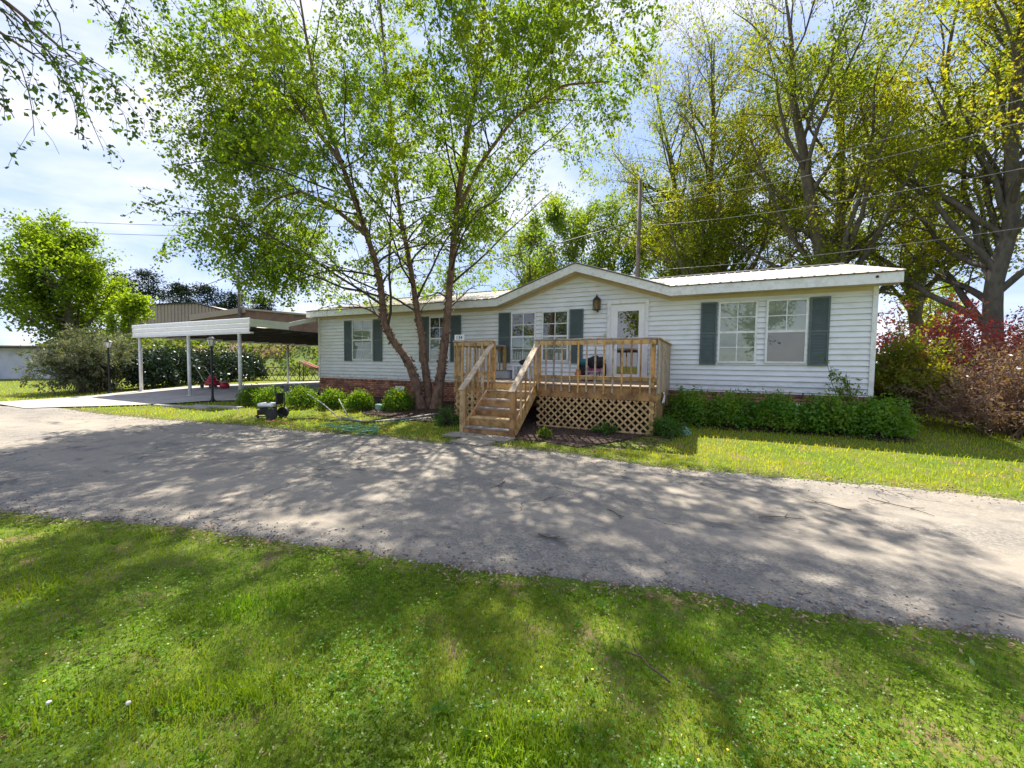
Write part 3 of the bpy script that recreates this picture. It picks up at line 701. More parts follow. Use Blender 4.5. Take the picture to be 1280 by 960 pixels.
# lantern by the door
ln = MB().box(.585, .635, -.03, .0, 3.03, 3.22)
ln.lathe((.61,-.15,3.05), [(.03,-.02),(.115,.0),(.115,.02)], 6).lathe((.61,-.15,3.32), [(.118,0),(.118,.018),(.02,.12),(.012,.17)], 6)
for a in range(6):
    an = a*math.pi/3; p = (.61+.108*math.cos(an), -.15+.108*math.sin(an))
    ln.tube([(p[0],p[1],3.06),(p[0],p[1],3.33)], .007, 4)
ln.tube([(.61,-.02,3.2),(.61,-.04,3.0),(.61,-.15,3.03)], .012, 5)
lo_ = ln.build('wall_lantern', M['darkmetal'], house)
MB().lathe((.61,-.15,3.07), [(.09,0),(.1,.24)], 6).build('lantern_glass', M['brass'], lo_)

# ------------------------------------------------------------------ deck
deck = thing('wooden_deck', 'raised brown timber porch deck with stairs, baluster rails and lattice skirt', 'deck', (0, -2, .15))
DX0, DX1, DY0 = -2.36, 2.53, -2.74
def W(name, fn, mat='wood', bevel=.004):
    b = MB(); fn(b)
    if mat == 'wood': mat = random.choice(['wood','wood','woodred','woodpale'])
    if mat == 'woodgrey': mat = random.choice(['woodgrey','woodgrey','woodpale','woodold'])
    return b.build(name, M[mat], deck, bevel=bevel)
yy = -.03; i = 0
while yy > DY0-.02:
    y1 = max(yy-.138, DY0-.03)
    W('deck_board', lambda b: b.box(DX0-.02+rng.uniform(-.004,.004), DX1+.02, y1, yy, 1.06, 1.095), 'deckboard'); yy = y1-.007
    if y1 <= DY0-.029: break
W('rim_joist', lambda b: b.box(DX0, DX1, DY0, DY0+.04, .793, 1.058)); W('rim_joist', lambda b: b.box(DX0, DX0+.04, DY0+.042, -.03, .793, 1.058)); W('rim_joist', lambda b: b.box(DX1-.04, DX1, DY0+.042, -.03, .793, 1.058))
XL_, XR_ = -1.27, -.07
posts = [(DX0+.085, DY0+.09), (XL_, DY0+.09), (XR_, DY0+.09), (DX1-.085, DY0+.09), (DX0+.085, -.09), (DX1-.085, -.09)]
for px, py in posts:
    W('rail_post', lambda b: b.box(px-.045, px+.045, py-.045, py+.045, gz(px, py)-.05 if py < -1 and abs(px) > 1.5 else .8, 2.058))
def rail(a, b_, side):
    a, b_ = Vector(a), Vector(b_); t = (b_-a).normalized(); nrm = Vector(side)
    W('top_rail', lambda b: b.beam(a+nrm*.018+Vector((0,0,2.005)), b_+nrm*.018+Vector((0,0,2.005)), .036, .09))
    W('rail_cap', lambda b: b.beam(a-t*.03-nrm*.03+Vector((0,0,2.08)), b_+t*.03-nrm*.03+Vector((0,0,2.08)), .145, .036), 'woodgrey')
    W('bottom_rail', lambda b: b.beam(a+nrm*.018+Vector((0,0,1.245)), b_+nrm*.018+Vector((0,0,1.245)), .036, .088))
    L = (b_-a).length; nb = max(2, int(L/.185))
    for i in range(nb):
        p = a+t*(L*(i+.5)/nb)+nrm*.056
        W('baluster', lambda b: b.beam(p+Vector((0,0,.93+rng.uniform(-.015,.015))), p+Vector((0,0,2.045)), .034, .034, t), 'woodgrey' if rng.uniform() < .55 else 'wood', .003)
rail((DX0+.02, DY0+.006, 0), (XL_+.045, DY0+.006, 0), (0,-1,0)); rail((XR_-.045, DY0+.006, 0), (DX1-.02, DY0+.006, 0), (0,-1,0))
rail((DX0+.006, -.06, 0), (DX0+.006, DY0+.02, 0), (-1,0,0))
# right end: close-set vertical boards
W('top_rail', lambda b: b.box(DX1-.03, DX1+.005, DY0+.02, -.05, 1.95, 2.05)); W('bottom_rail', lambda b: b.box(DX1-.03, DX1+.005, DY0+.02, -.05, 1.2, 1.29))
W('rail_cap', lambda b: b.box(DX1-.10, DX1+.06, DY0+.09, -.03, 2.062, 2.098), 'woodgrey')
for i in range(18):
    yb_ = DY0+.005+i*.15
    if yb_+.12 < -.02: W('end_board', lambda b: b.box(DX1+.007, DX1+.027, yb_, yb_+.135, .93+rng.uniform(-.02,.02), 2.06), 'woodgrey')
# stairs
RUN, RISE = .26, .183
SX0, SX1 = -1.215, -.115
for i in range(1, 6):
    zt = 1.095-i*RISE; yb = DY0-(i-1)*RUN; yf_ = yb-RUN
    W('stair_tread', lambda b: b.box(SX0, SX1, yf_-.028, yb-.004, zt-.036, zt), 'woodgrey')
    W('stair_riser', lambda b: b.box(SX0, SX1, yb-.026, yb-.006, zt+.003, zt+RISE-.038) if i > 1 else b.box(SX0, SX1, yb-.026, yb-.004, zt+.003, 1.057))
W('stair_riser', lambda b: b.box(SX0, SX1, DY0-5*RUN-.0, DY0-5*RUN+.02, .0, .14))
for xs_ in (SX0-.04, SX1+.002):
    W('stair_stringer', lambda b: b.prism([(DY0-.003,.80),(DY0-.003,1.09),(DY0-5*RUN+.02,.20),(DY0-5*RUN+.02,-.02),(DY0-4.25*RUN,-.02)], lambda p, q: (xs_, p, q), lambda p, q: (xs_+.038, p, q)))
YN = DY0-5*RUN+.06
for xn in (SX0-.045, SX1+.055):
    W('stair_newel', lambda b: b.box(xn-.045, xn+.045, YN-.09, YN, -.03, .955))
    s_ = -1 if xn < -.5 else 1
    a, b_ = Vector((xn, YN-.10, .955)), Vector((xn+.0, DY0-.01, 1.99))
    W('stair_rail', lambda b: b.beam(a, b_, .14, .036), 'woodgrey')
    for i in range(5):
        f_ = (i+.9)/5.6; p = a.lerp(b_, f_)
        zlo = .15+f_*(.95)
        W('stair_baluster', lambda b: b.box(xn-.017, xn+.017, p.y-.017, p.y+.017, max(.1, zlo-.12), p.z-.02), 'woodgrey' if i % 2 else 'wood', .003)
# lattice
def lattice(a, b_, ztop, side, zfn):
    a, b_ = Vector((a[0], a[1], 0)), Vector((b_[0], b_[1], 0)); t = (b_-a).normalized(); L = (b_-a).length; nrm = Vector(side)
    zb0 = zfn-.02; Hh = ztop-zb0
    for dirn, off in ((1, .0), (-1, .010)):
        c = -Hh
        while c < L+Hh:
            # line u = c + dirn*(v) , v in 0..H
            if dirn > 0: v0, v1 = max(0, -c), min(Hh, L-c)
            else: v0, v1 = max(0, c-L), min(Hh, c)
            if v1-v0 > .06:
                u0, u1 = c+dirn*v0, c+dirn*v1
                p = a+t*u0+Vector((0,0,zb0+v0))+nrm*off; q = a+t*u1+Vector((0,0,zb0+v1))+nrm*off
                b = MB(); b.beam(p, q, .040, .008, nrm); b.build('lattice_strip', M['lattice'], deck)
            c += .162
lattice((DX0+.05, DY0+.018), (SX0-.05, DY0+.018), .792, (0,-1,0), .10)
lattice((SX1+.05, DY0+.018), (DX1-.03, DY0+.018), .792, (0,-1,0), .11)
lattice((DX1-.018, DY0+.03), (DX1-.018, -.05), .792, (1,0,0), .14)
lattice((DX0+.018, DY0+.03), (DX0+.018, -.05), .792, (-1,0,0), .14)
W('lattice_batten', lambda b: b.box(DX0+.05, SX0-.05, DY0+.0, DY0+.012, .1, .15), 'lattice'); W('lattice_batten', lambda b: b.box(SX1+.05, DX1-.03, DY0+.0, DY0+.012, .09, .14), 'lattice')
# sign with the house number on the corner post
sg = thing('number_sign', 'small white house number plaque on the deck corner post', 'sign', (DX0+.12, DY0, 2.1))
MB().box(DX0+.02, DX0+.30, DY0-.005, DY0+.012, 2.105, 2.245).build('plaque', M['white'], sg)
MB().box(DX0+.0, DX0+.32, DY0-.012, DY0+.03, 2.098, 2.104).build('plaque_foot', M['darkmetal'], sg)
tcu = bpy.data.curves.new('digits', 'FONT'); tcu.body = '134'; tcu.size = .13; tcu.extrude = .002; tcu.align_x = 'CENTER'
to = bpy.data.objects.new('digits_tmp', tcu); col.objects.link(to)
bpy.context.view_layer.update()
me = bpy.data.meshes.new_from_object(to.evaluated_get(bpy.context.evaluated_depsgraph_get())); bpy.data.objects.remove(to)
me.transform(Matrix.Translation((DX0+.16, DY0-.009, 2.13)) @ Matrix.Rotation(R(90), 4, 'X'))
link('digits', me, M['number'], sg)

# ------------------------------------------------------------------ things on the deck
ch = thing('small_chair', 'little pink child chair under a black coat on the deck', 'chair', (.62,-.45,1.095))
MB().box(.45,.80,-.62,-.28,1.33,1.36).build('seat', M['pink'], ch); MB().box(.45,.80,-.29,-.26,1.36,1.66).build('backrest', M['pink'], ch)
for px in (.47,.77):
    for py in (-.60,-.30): MB().tube([(px,py,1.095),(px,py,1.335)], .014, 6).build('leg', M['teal'], ch)
ct = blob('black_coat', (.66,-.36,1.60), (.27,.13,.17), M['cloth'], None, .4, 2.5, 3, 3)
tag(ct, 'black coat draped over the little pink chair', 'coat')
sl = MB().tube([(.86,-.38,1.64),(.93,-.42,1.5),(.94,-.44,1.3),(.92,-.45,1.12)], [.06,.05,.045,.05], 7); sl.build('sleeve', M['cloth'], ct, True)
bp_ = thing('teal_backpack', 'teal and black backpack slumped by the wall beside the chair', 'backpack', (.33,-.4,1.095))
blob('bag_body', (.34,-.4,1.38), (.13,.12,.27), M['cloth'], bp_, .25, 2, 3, 5); blob('bag_flap', (.35,-.44,1.60), (.11,.11,.10), M['teal'], bp_, .25, 2, 2, 7)
MB().tube([(.28,-.5,1.62),(.24,-.55,1.45),(.26,-.53,1.25)], .018, 5).build('strap', M['black'], bp_)
ob = blob('orange_bag', (.22,-.5,1.27), (.09,.09,.16), M['orange'], None, .25, 2.2, 2, 9); tag(ob, 'small orange bag leaning against the teal backpack', 'bag')
pc = blob('pink_blanket', (.58,-.72,1.18), (.17,.12,.08), M['pink'], None, .35, 2.2, 3, 4); tag(pc, 'pink blanket bundled on the deck boards below the chair', 'blanket')
st = thing('white_stool', 'white plastic stool with black bag on the deck by the window', 'stool', (-1.45,-.45,1.095))
MB().box(-1.75,-1.15,-.66,-.26,1.46,1.50).build('seat', M['white'], st)
for px in (-1.70,-1.20):
    for py in (-.62,-.30): MB().box(px-.03,px+.03,py-.03,py+.03,1.095,1.46).build('leg', M['white'], st)
bb_ = blob('black_bag', (-1.45,-.45,1.57), (.16,.11,.10), M['cloth'], None, .3, 2, 2, 12); tag(bb_, 'black bag lying on the white stool', 'bag')
gb = thing('grey_storage_box', 'grey lidded storage box beside the white stool', 'box', (-1.98,-.6,1.095))
MB().box(-2.2,-1.82,-.8,-.45,1.1,1.32).build('tub', M['grey'], gb, bevel=.01); MB().box(-2.22,-1.80,-.82,-.43,1.32,1.35).build('lid', M['stone'], gb, bevel=.005)
wp = MB(); pv = []
for i in range(5):
    for j in range(6): pv.append((DX1+.045+.02*math.sin(i*1.3+j), -1.75+.075*i+.02*math.sin(j*1.1), .93-.05*j+.02*math.sin(i*2.0)*(j/5)))
wp.add(pv, [(i*6+j, (i+1)*6+j, (i+1)*6+j+1, i*6+j+1) for i in range(4) for j in range(5)])
wpo = wp.build('white_rag', M['white'], None, True); tag(wpo, 'white rag hanging from the end boards of the deck', 'rag')
so_ = wpo.modifiers.new('thick', 'SOLIDIFY'); so_.thickness = .004

# ------------------------------------------------------------------ carport
cp = thing('carport', 'flat-roofed white metal carport on round posts beside the house', 'carport', (-15,1,.2))
CX0, CX1, CY0, CY1 = -19.0, -10.78, -2.75, 8.2
for i in range(3):
    z0 = 2.50+i*.173
    MB().prism([(-.0,z0+.006),(-.022,z0+.03),(-.022,z0+.145),(0,z0+.168)], lambda p, q: (CX0-.02*i, CY0+p, q), lambda p, q: (CX1+.02*i, CY0+p, q)).build('fascia_panel', M['white'], cp)
MB().box(CX0-.03, CX1+.12, CY0-.05, CY0+.05, 2.475, 2.503).build('gutter_lip', M['white'], cp)
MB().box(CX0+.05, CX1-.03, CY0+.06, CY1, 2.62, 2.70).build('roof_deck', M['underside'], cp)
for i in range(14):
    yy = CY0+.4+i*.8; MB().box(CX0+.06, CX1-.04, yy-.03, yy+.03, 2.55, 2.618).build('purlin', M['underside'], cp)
MB().box(CX0, CX0+.04, CY0+.02, CY1, 2.50, 2.98).build('side_fascia', M['white'], cp)
MB().box(CX1-.04, CX1, CY0+.02, -1.3, 2.72, 2.985).build('side_fascia', M['white'], cp)
MB().prism([(-1.3,2.985),(-.1,3.32),(-.1,3.16),(-1.3,2.83)], lambda p, q: (CX1-.04, p, q), lambda p, q: (CX1, p, q)).build('rising_fascia', M['white'], cp)
MB().add([(CX1,-1.3,2.83),(CX1,-.1,3.16),(CX1-2.6,-.1,3.14),(CX1-2.6,-1.3,2.81)], [(0,1,2,3)]).build('canopy_soffit', M['cream'], cp)
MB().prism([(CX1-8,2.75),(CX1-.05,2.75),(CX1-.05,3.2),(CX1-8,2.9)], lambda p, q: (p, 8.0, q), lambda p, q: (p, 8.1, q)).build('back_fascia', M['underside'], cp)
for px, py in [(-18.86,-2.58),(-14.9,-2.62),(-11.62,-2.6),(-18.5,4.05),(-11.2,7.9),(-18.6,7.9)]:
    z_ = gz(px, py); p_ = MB().tube([(px,py,z_),(px,py,2.49)], .062, 12)
    po = p_.build('carport_post', M['post'], cp, True)
    MB().lathe((px,py,z_), [(.10,.0),(.10,.04),(.065,.045)], 10).build('post_base', M['post'], po)
for py in (-2.6,): MB().box(CX0+.05, CX1-.1, py-.05, py+.05, 2.49, 2.548).build('front_beam', M['white'], cp)
lt = MB().lathe((-12.3,1.6,2.40), [(.10,0),(.16,.05),(.16,.1),(.05,.17)], 10); lt.build('ceiling_light', M['lampglass'], cp)

# ------------------------------------------------------------------ lamp posts
def lamp(x, y, label):
    z_ = gz(x, y)-.01; H = 2.36
    t = thing('lamp_post', label, 'lamp post', (x, y, z_), 'lamp posts along the carport drive')
    MB().lathe((x,y,z_), [(.085,0),(.085,.06),(.05,.12),(.036,.25),(.036,H-.62),(.05,H-.58),(.036,H-.55),(.03,H-.42),(.07,H-.40)], 10).build('post', M['black'], t, False)
    hd = MB().lathe((x,y,z_+H-.40), [(.07,0),(.135,.22),(.13,.225)], 6).build('lantern_glass', M['lampglass'], t)
    c = MB().lathe((x,y,z_+H-.175), [(.155,0),(.155,.015),(.09,.07),(.03,.1),(.03,.13),(.012,.17)], 6)
    for a in range(6):
        an = a*math.pi/3; c.tube([(x+.072*math.cos(an),y+.072*math.sin(an),z_+H-.40),(x+.14*math.cos(an),y+.14*math.sin(an),z_+H-.17)], .008, 4)
    c.build('lantern_cage', M['black'], t)
lamp(-12.21, -3.21, 'black lamp post with glass lantern before the carport')
lamp(-19.26, -3.49, 'black lamp post beside the weeping grey-green shrub')

# ------------------------------------------------------------------ trees and shrubs
def tubes_arr(pts, rad, n):
    N, K, _ = pts.shape
    t = np.empty_like(pts); t[:,1:-1] = pts[:,2:]-pts[:,:-2]; t[:,0] = pts[:,1]-pts[:,0]; t[:,-1] = pts[:,-1]-pts[:,-2]
    t /= np.linalg.norm(t, axis=2)[...,None]+1e-9
    ref = np.where(np.abs(t[:,:1,2:3]) < .8, np.array([0,0,1.]), np.array([1.,.2,0])); ref = np.repeat(ref, K, 1)
    a = np.cross(t, ref); a /= np.linalg.norm(a, axis=2)[...,None]+1e-9; b = np.cross(t, a)
    ang = np.arange(n)*2*math.pi/n
    V = pts[:,:,None]+(a[:,:,None]*np.cos(ang)[None,None,:,None]+b[:,:,None]*np.sin(ang)[None,None,:,None])*rad[:,:,None,None]
    i = np.arange(N)[:,None,None]*K*n+np.arange(K-1)[None,:,None]*n; k0 = np.arange(n)[None,None]; k1 = (k0+1) % n
    F = np.stack([i+k0, i+k1, i+n+k1, i+n+k0], -1).reshape(-1,4)
    return V.reshape(-1,3), F
def join(parts):
    Vs, Fs, b = [], [], 0
    for V, F in parts: Vs.append(V); Fs.append(F+b); b += len(V)
    return np.concatenate(Vs), np.concatenate(Fs)
def walk(p0, d0, L, K, wander, grav, r):
    N = len(p0); pts = np.empty((N,K+1,3)); pts[:,0] = p0; d = d0.copy()
    gv = np.zeros((N,3)); gv[:,2] = grav
    for k_ in range(K):
        d = d+r.normal(0, wander, (N,3))+gv*(k_+1)/K; d /= np.linalg.norm(d, axis=1)[:,None]
        pts[:,k_+1] = pts[:,k_]+d*(L/K)[:,None]
    return pts
def spawn(pts, rad, Lp, spec, r):
    """children of branches: spec dict"""
    N, K, _ = pts.shape; m_ = spec['n']
    t = spec['t0']+(spec['t1']-spec['t0'])*(np.arange(m_)[None]+r.uniform(.1,.9,(N,m_)))/m_
    f_ = t*(K-1); i = np.minimum(f_.astype(int), K-2); fr = (f_-i)[...,None]; ar = np.arange(N)[:,None]
    p = pts[ar,i]*(1-fr)+pts[ar,i+1]*fr; tg = pts[ar,i+1]-pts[ar,i]; tg /= np.linalg.norm(tg, axis=2)[...,None]+1e-9
    rr = (rad[ar,i]*(1-fr[...,0])+rad[ar,i+1]*fr[...,0])
    q = r.normal(size=(N,m_,3)); q -= tg*(q*tg).sum(2)[...,None]
    q[...,2] += spec.get('up', 0)
    q /= np.linalg.norm(q, axis=2)[...,None]
    a = R(1)*r.uniform(spec['ang'][0], spec['ang'][1], (N,m_))[...,None]
    d = tg*np.cos(a)+q*np.sin(a)
    L = r.uniform(spec['len'][0], spec['len'][1], (N,m_))*(1-spec.get('taper',.5)*(t-spec['t0'])/(spec['t1']-spec['t0']+1e-6))
    if 'relL' in spec: L = L*np.clip(Lp/spec['relL'], .25, 1)[:,None]
    r0 = np.minimum(rr*spec.get('rr',.55), spec.get('rmax', 9))
    p, d, L, r0 = p.reshape(-1,3), d.reshape(-1,3), L.ravel(), r0.ravel()
    K2 = spec.get('K',5)
    np_ = walk(p, d, L, K2, spec.get('wander',.12), spec.get('grav',0), r)
    s_ = np.linspace(1, spec.get('tip',.35), K2+1)
    return np_, np.maximum(r0[:,None]*s_[None], spec.get('rmin',.003)), L
def grow_tree(name, label, cat, base, trunks, levels, leaf, mats, seed, group=None, sides=10, clip=None, barkbump=.0, leaf2=None):
    """trunks: list of (pts array (K,3), r0, r1) world coords"""
    r = np.random.default_rng(seed)
    root = thing(name, label, cat, base, group)
    K = 40; tp, tr, Ls = [], [], []
    for pts, r0, r1 in trunks:
        pts = np.asarray(pts, float); s = np.linspace(0, len(pts)-1, K); idx = np.arange(len(pts))
        q = np.stack([np.interp(s, idx, pts[:,c]) for c in range(3)], 1)
        q2 = q.copy(); q2[1:-1] = (q[:-2]+2*q[1:-1]+q[2:])/4; q2[1:-1] = (q2[:-2]+2*q2[1:-1]+q2[2:])/4
        u_ = np.linspace(0,1,K); rr_ = (r0*(1-u_)**.8+r1)*(1+.55*np.exp(-u_*20))
        tp.append(q2); tr.append(rr_); Ls.append(np.linalg.norm(np.diff(q2, axis=0), axis=1).sum())
    tp, tr, Ls = np.array(tp), np.array(tr), np.array(Ls)
    for i_ in range(len(tp)):
        V, F = tubes_arr(tp[i_:i_+1], tr[i_:i_+1], sides*2)
        if barkbump:
            V = V.reshape(K, sides*2, 3); cen = V.mean(1, keepdims=True)
            nzv = 1+barkbump*r.normal(0,1,(K,sides*2,1)); V = (cen+(V-cen)*nzv).reshape(-1,3)
        nm_ = 'trunk' if trunks[i_][0][0][2] < 1 else 'bough'
        link(nm_, mesh_arrays(nm_, V, [F]), mats[0], root, True)
    parts = []; cur = (tp, tr, Ls); tips = None
    allb = []
    for li, sp in enumerate(levels):
        np_, nr, L = spawn(cur[0], cur[1], cur[2], sp, r)
        if clip is not None:
            ok = clip(np_[:,-1]); np_, nr, L = np_[ok], nr[ok], L[ok]
        parts.append(tubes_arr(np_, nr, sp.get('sides',4))); cur = (np_, nr, L); allb.append(cur)
    V, F = join(parts)
    link('limbs', mesh_arrays('limbs', V, [F]), mats[1], root, True)
    def leaves(lf, nm):
        Ps = []
        for src in lf.get('src', [-1]):
            pts_ = allb[src][0]; N, K2, _ = pts_.shape; m_ = lf['n']
            t = r.uniform(lf.get('t0',.15), 1, (N,m_))*(K2-1); i = np.minimum(t.astype(int), K2-2); f_ = (t-i)[...,None]; ar = np.arange(N)[:,None]
            p = (pts_[ar,i]*(1-f_)+pts_[ar,i+1]*f_).reshape(-1,3); Ps.append(p)
        p = np.concatenate(Ps)+r.normal(0, lf.get('spread',.05), (sum(map(len, Ps)),3))
        if lf.get('clump'):
            c_ = lf['clump']; v = np.sin(p[:,0]*c_)*np.sin(p[:,1]*c_+1)*np.sin(p[:,2]*c_+2); p = p[v+r.normal(0,.3,len(p)) > lf.get('cth',-.15)]
        if 'zmin' in lf: p = p[p[:,2] > lf['zmin']]
        if 'zsel' in lf: p = p[r.uniform(size=len(p)) < lf['zsel'](p)]
        if clip is not None: p = p[clip(p)]
        V, F = leaf_arrays(p, lf['size'], r, lf.get('flat',.1), lf.get('droop',.4), lf.get('aspect',.62))
        link(nm, mesh_arrays(nm, V, [F]), lf['mat'], root)
    leaves(leaf, 'crown')
    if leaf2: leaves(leaf2, 'bud_clusters')
    return root
# --- the three-stemmed birch in front of the house
TL = [(-4.27,-1.67,.1),(-4.40,-1.70,.89),(-4.6,-1.86,1.61),(-4.97,-2.13,2.19),(-5.15,-2.3,2.77),(-5.12,-2.36,3.45),(-5.17,-2.46,4.13),(-5.23,-2.67,4.76),(-5.38,-2.93,5.59),(-5.49,-3.17,6.28),(-5.66,-3.43,7.15),(-5.95,-3.73,8.3),(-6.1,-3.96,9.62),(-6.3,-4.08,11.2)]
TM = [(-4.14,-1.38,.1),(-4.28,-1.4,1.13),(-4.51,-1.34,2.36),(-4.76,-1.3,3.35),(-5.03,-1.25,4.61),(-5.44,-1.25,6.14),(-5.74,-1.2,7.95),(-6.02,-1.11,10.04),(-6.27,-1.12,12.1),(-6.5,-1.1,14.1)]
TR = [(-3.85,-1.5,.1),(-3.75,-1.35,1.38),(-3.67,-1.26,2.34),(-3.55,-1.24,3.77),(-3.43,-1.22,5.16),(-3.26,-1.16,6.77),(-2.93,-1.13,8.53),(-2.7,-1.01,10.5),(-2.5,-.97,12.5),(-2.4,-.9,14.2)]
BL1 = [(-5.28,-2.75,5.1),(-6.2,-3.2,5.9),(-7.2,-3.4,6.4),(-8.3,-3.5,6.3),(-9.2,-3.6,5.7)]
BL2 = [(-5.6,-3.35,6.9),(-6.6,-3.7,8.2),(-7.6,-3.8,9.1),(-8.6,-3.8,9.5),(-9.5,-3.8,9.3)]
BR1 = [(-3.35,-1.2,5.9),(-2.4,-1.5,7.0),(-1.2,-1.8,7.8),(.2,-2.0,8.1),(1.3,-2.1,7.8)]
def birch_clip(p):
    x_, y_, z_ = p[:,0], p[:,1], p[:,2]
    low = 3.0+.9*np.clip((x_+7.0)/3.0, 0, 1)+1.1*np.clip((x_+3.6)/2.5, 0, 1)+2.0*np.clip((x_+1.0)/1.5, 0, 1)
    return (z_ > low) & (x_ < 2.6) & (x_ > -10.4) & (y_ > -7.2)
grow_tree('birch_tree', 'three-stemmed river birch with peeling brown bark in front of the house', 'tree', (-4.1,-1.5,.2),
    [(TL,.105,.018),(TM,.092,.018),(TR,.108,.018),(BL1,.05,.01),(BL2,.045,.01),(BR1,.05,.01)],
    [dict(n=21, t0=.26, t1=.98, relL=9, ang=(38,80), len=(3.0,6.0), taper=.5, up=.15, rr=.42, wander=.10, grav=-.10, K=8, sides=6, tip=.3),
     dict(n=8, t0=.15, t1=1.0, ang=(25,60), len=(1.2,2.7), taper=.4, rr=.5, wander=.16, grav=-.18, K=6, sides=4, rmax=.02, tip=.35),
     dict(n=7, t0=.15, t1=1.0, ang=(25,65), len=(.5,1.05), taper=.3, rr=.5, wander=.16, grav=-.35, K=3, sides=3, rmax=.006, rmin=.0022)],
    dict(n=21, size=.09, spread=.05, droop=.55, mat=M['birch'], clump=1.15, cth=-.8), (M['bark'], M['twig']), 21, sides=10, clip=birch_clip, barkbump=.09)
bt_ = [o_ for o_ in col.objects if o_.name.startswith('birch_tree')][0]
rf = np.random.default_rng(5); fp, fa = [], []
for pts_, r0_ in ((TL,.105),(TM,.092),(TR,.108)):
    pts_ = np.array(pts_); s_ = rf.uniform(0, 8.5, 520); ii = s_.astype(int); fr_ = (s_-ii)[:,None]
    c_ = pts_[ii]*(1-fr_)+pts_[ii+1]*fr_; a_ = rf.uniform(0,6.28,520); rr_ = (r0_*(1-s_/(len(pts_)-1))**.8+.03)*1.0
    fp.append(c_+np.stack([np.cos(a_)*rr_, np.sin(a_)*rr_, np.zeros(520)], 1)); fa.append(np.stack([np.cos(a_)*.8, np.sin(a_)*.8, rf.normal(0,1.2,520)], 1))
V, F = leaf_arrays(np.concatenate(fp), .085, rf, 0, 0, .7, axis=np.concatenate(fa))
M['flake'] = pmat('flake', (.24,.15,.10), (.12,.075,.05), 9, .85, island=.4)
link('peeling_bark', mesh_arrays('peeling_bark', V, [F]), M['flake'], bt_)
# --- a second birch whose drooping boughs hang in from the left, its stem beside the viewer
NB = [(-5.6,-12.6,0),(-5.5,-12.4,2),(-5.3,-12.1,4),(-5.0,-11.7,6),(-4.7,-11.3,8),(-4.5,-10.9,10)]
NB2 = [(-5.2,-12.2,4.2),(-4.7,-11.2,5.6),(-4.2,-10.1,6.6),(-3.9,-9.2,7.0),(-3.7,-8.5,6.6)]
NB3 = [(-5.3,-12.2,3.8),(-4.9,-11.4,5.0),(-4.4,-10.5,5.8),(-4.0,-9.6,5.7),(-3.8,-8.9,5.2)]
NB4 = [(-5.3,-12.2,3.6),(-4.8,-11.5,4.6),(-4.2,-10.8,5.2),(-3.6,-10.1,5.2),(-3.2,-9.5,4.8)]
grow_tree('birch_tree', 'birch boughs with drooping leaf sprays against the open sky above the driveway', 'tree', (-5.6,-12.6,0),
    [(NB,.16,.04),(NB2,.045,.008),(NB3,.04,.008),(NB4,.04,.008)],
    [dict(n=10, t0=.3, t1=1.0, ang=(25,60), len=(1.2,2.4), taper=.35, rr=.5, wander=.12, grav=-.38, K=7, sides=5, rmax=.02, tip=.3),
     dict(n=6, t0=.1, t1=1.0, ang=(20,55), len=(.35,.85), taper=.4, rr=.5, wander=.16, grav=-.4, K=5, sides=3, rmax=.006, rmin=.002)],
    dict(n=12, size=.062, spread=.025, droop=.8, mat=M['birchdark'], t0=.05), (M['bark'], M['twig']), 31, sides=8)
for o_ in col.objects:
    if o_.name.startswith('limbs') and o_.parent and o_.parent.name == 'birch_tree.001': o_['kind'] = 'stuff'
# --- tall spreading trees behind the house on the right
def big_tree(name, label, x, y, H, r0, seed, leafm, lean=(0,0), n=16, leafn=9, size=.17, spread=.22, low=.16, lenr=(.30,.46), bud=True, zb=.62, forks=2, cth=-.2, group=None, up=.35, lv3=5, cat='tree'):
    rs = np.random.default_rng(seed); z0 = .1
    tr = []
    ang0 = rs.uniform(0, 6.28)
    for f_ in range(forks):
        a = ang0+f_*2*math.pi/forks+rs.uniform(-.4,.4); sp_ = .16*H*(1 if forks > 1 else .2)
        hs = np.linspace(0, 1, 9); fk = .22
        pts = np.stack([x+lean[0]*hs*H+np.cos(a)*sp_*np.clip((hs-fk)/(1-fk),0,1)**.8+rs.normal(0,.006*H,9)*(hs > .1),
                        y+lean[1]*hs*H+np.sin(a)*sp_*np.clip((hs-fk)/(1-fk),0,1)**.8+rs.normal(0,.006*H,9)*(hs > .1), z0+hs*H*rs.uniform(.86,1)], 1)
        tr.append((pts, r0*(1 if f_ == 0 else .85), r0*.06))
    lv = [dict(n=n, t0=low, t1=.97, ang=(32,68), len=(H*lenr[0],H*lenr[1]), taper=.62, up=up, rr=.5, wander=.11, grav=.05, K=8, sides=6, tip=.25),
          dict(n=8, t0=.15, t1=1.0, ang=(25,58), len=(.09*H,.16*H), taper=.4, rr=.5, wander=.16, grav=.04, K=4, sides=4, rmax=.05, tip=.3, up=.2),
          dict(n=lv3, t0=.15, t1=1.0, ang=(25,60), len=(.035*H,.075*H), taper=.3, rr=.5, wander=.18, grav=.02, K=2, sides=3, rmax=.014, rmin=.005, up=.2)]
    lf = dict(n=leafn, size=size, spread=spread, droop=.15, mat=leafm, clump=.75, cth=cth, zsel=lambda p: np.clip(1.25-np.clip((p[:,2]/H-zb)/.3,0,1)*1.1, .05, 1))
    l2 = dict(n=2, size=size*.7, spread=spread*.5, droop=.1, mat=M['buds'], zsel=lambda p: np.clip((p[:,2]/H-zb+.05)/.2,0,1)*.9) if bud else None
    return grow_tree(name, label, cat, (x, y, z0), tr, lv, lf, (M['bark2'], M['bark2']), seed, group, 8, None, .02, l2)
big_tree('oak_tree', 'thick-trunked budding oak standing behind the red shrub and brown thicket', 14.0, 12.7, 22, .33, 41, M['olivegreen'], (-.005,0), n=40, forks=1, leafn=32, low=.13, size=.14, lenr=(.34,.52), cth=-.45, zb=.7)
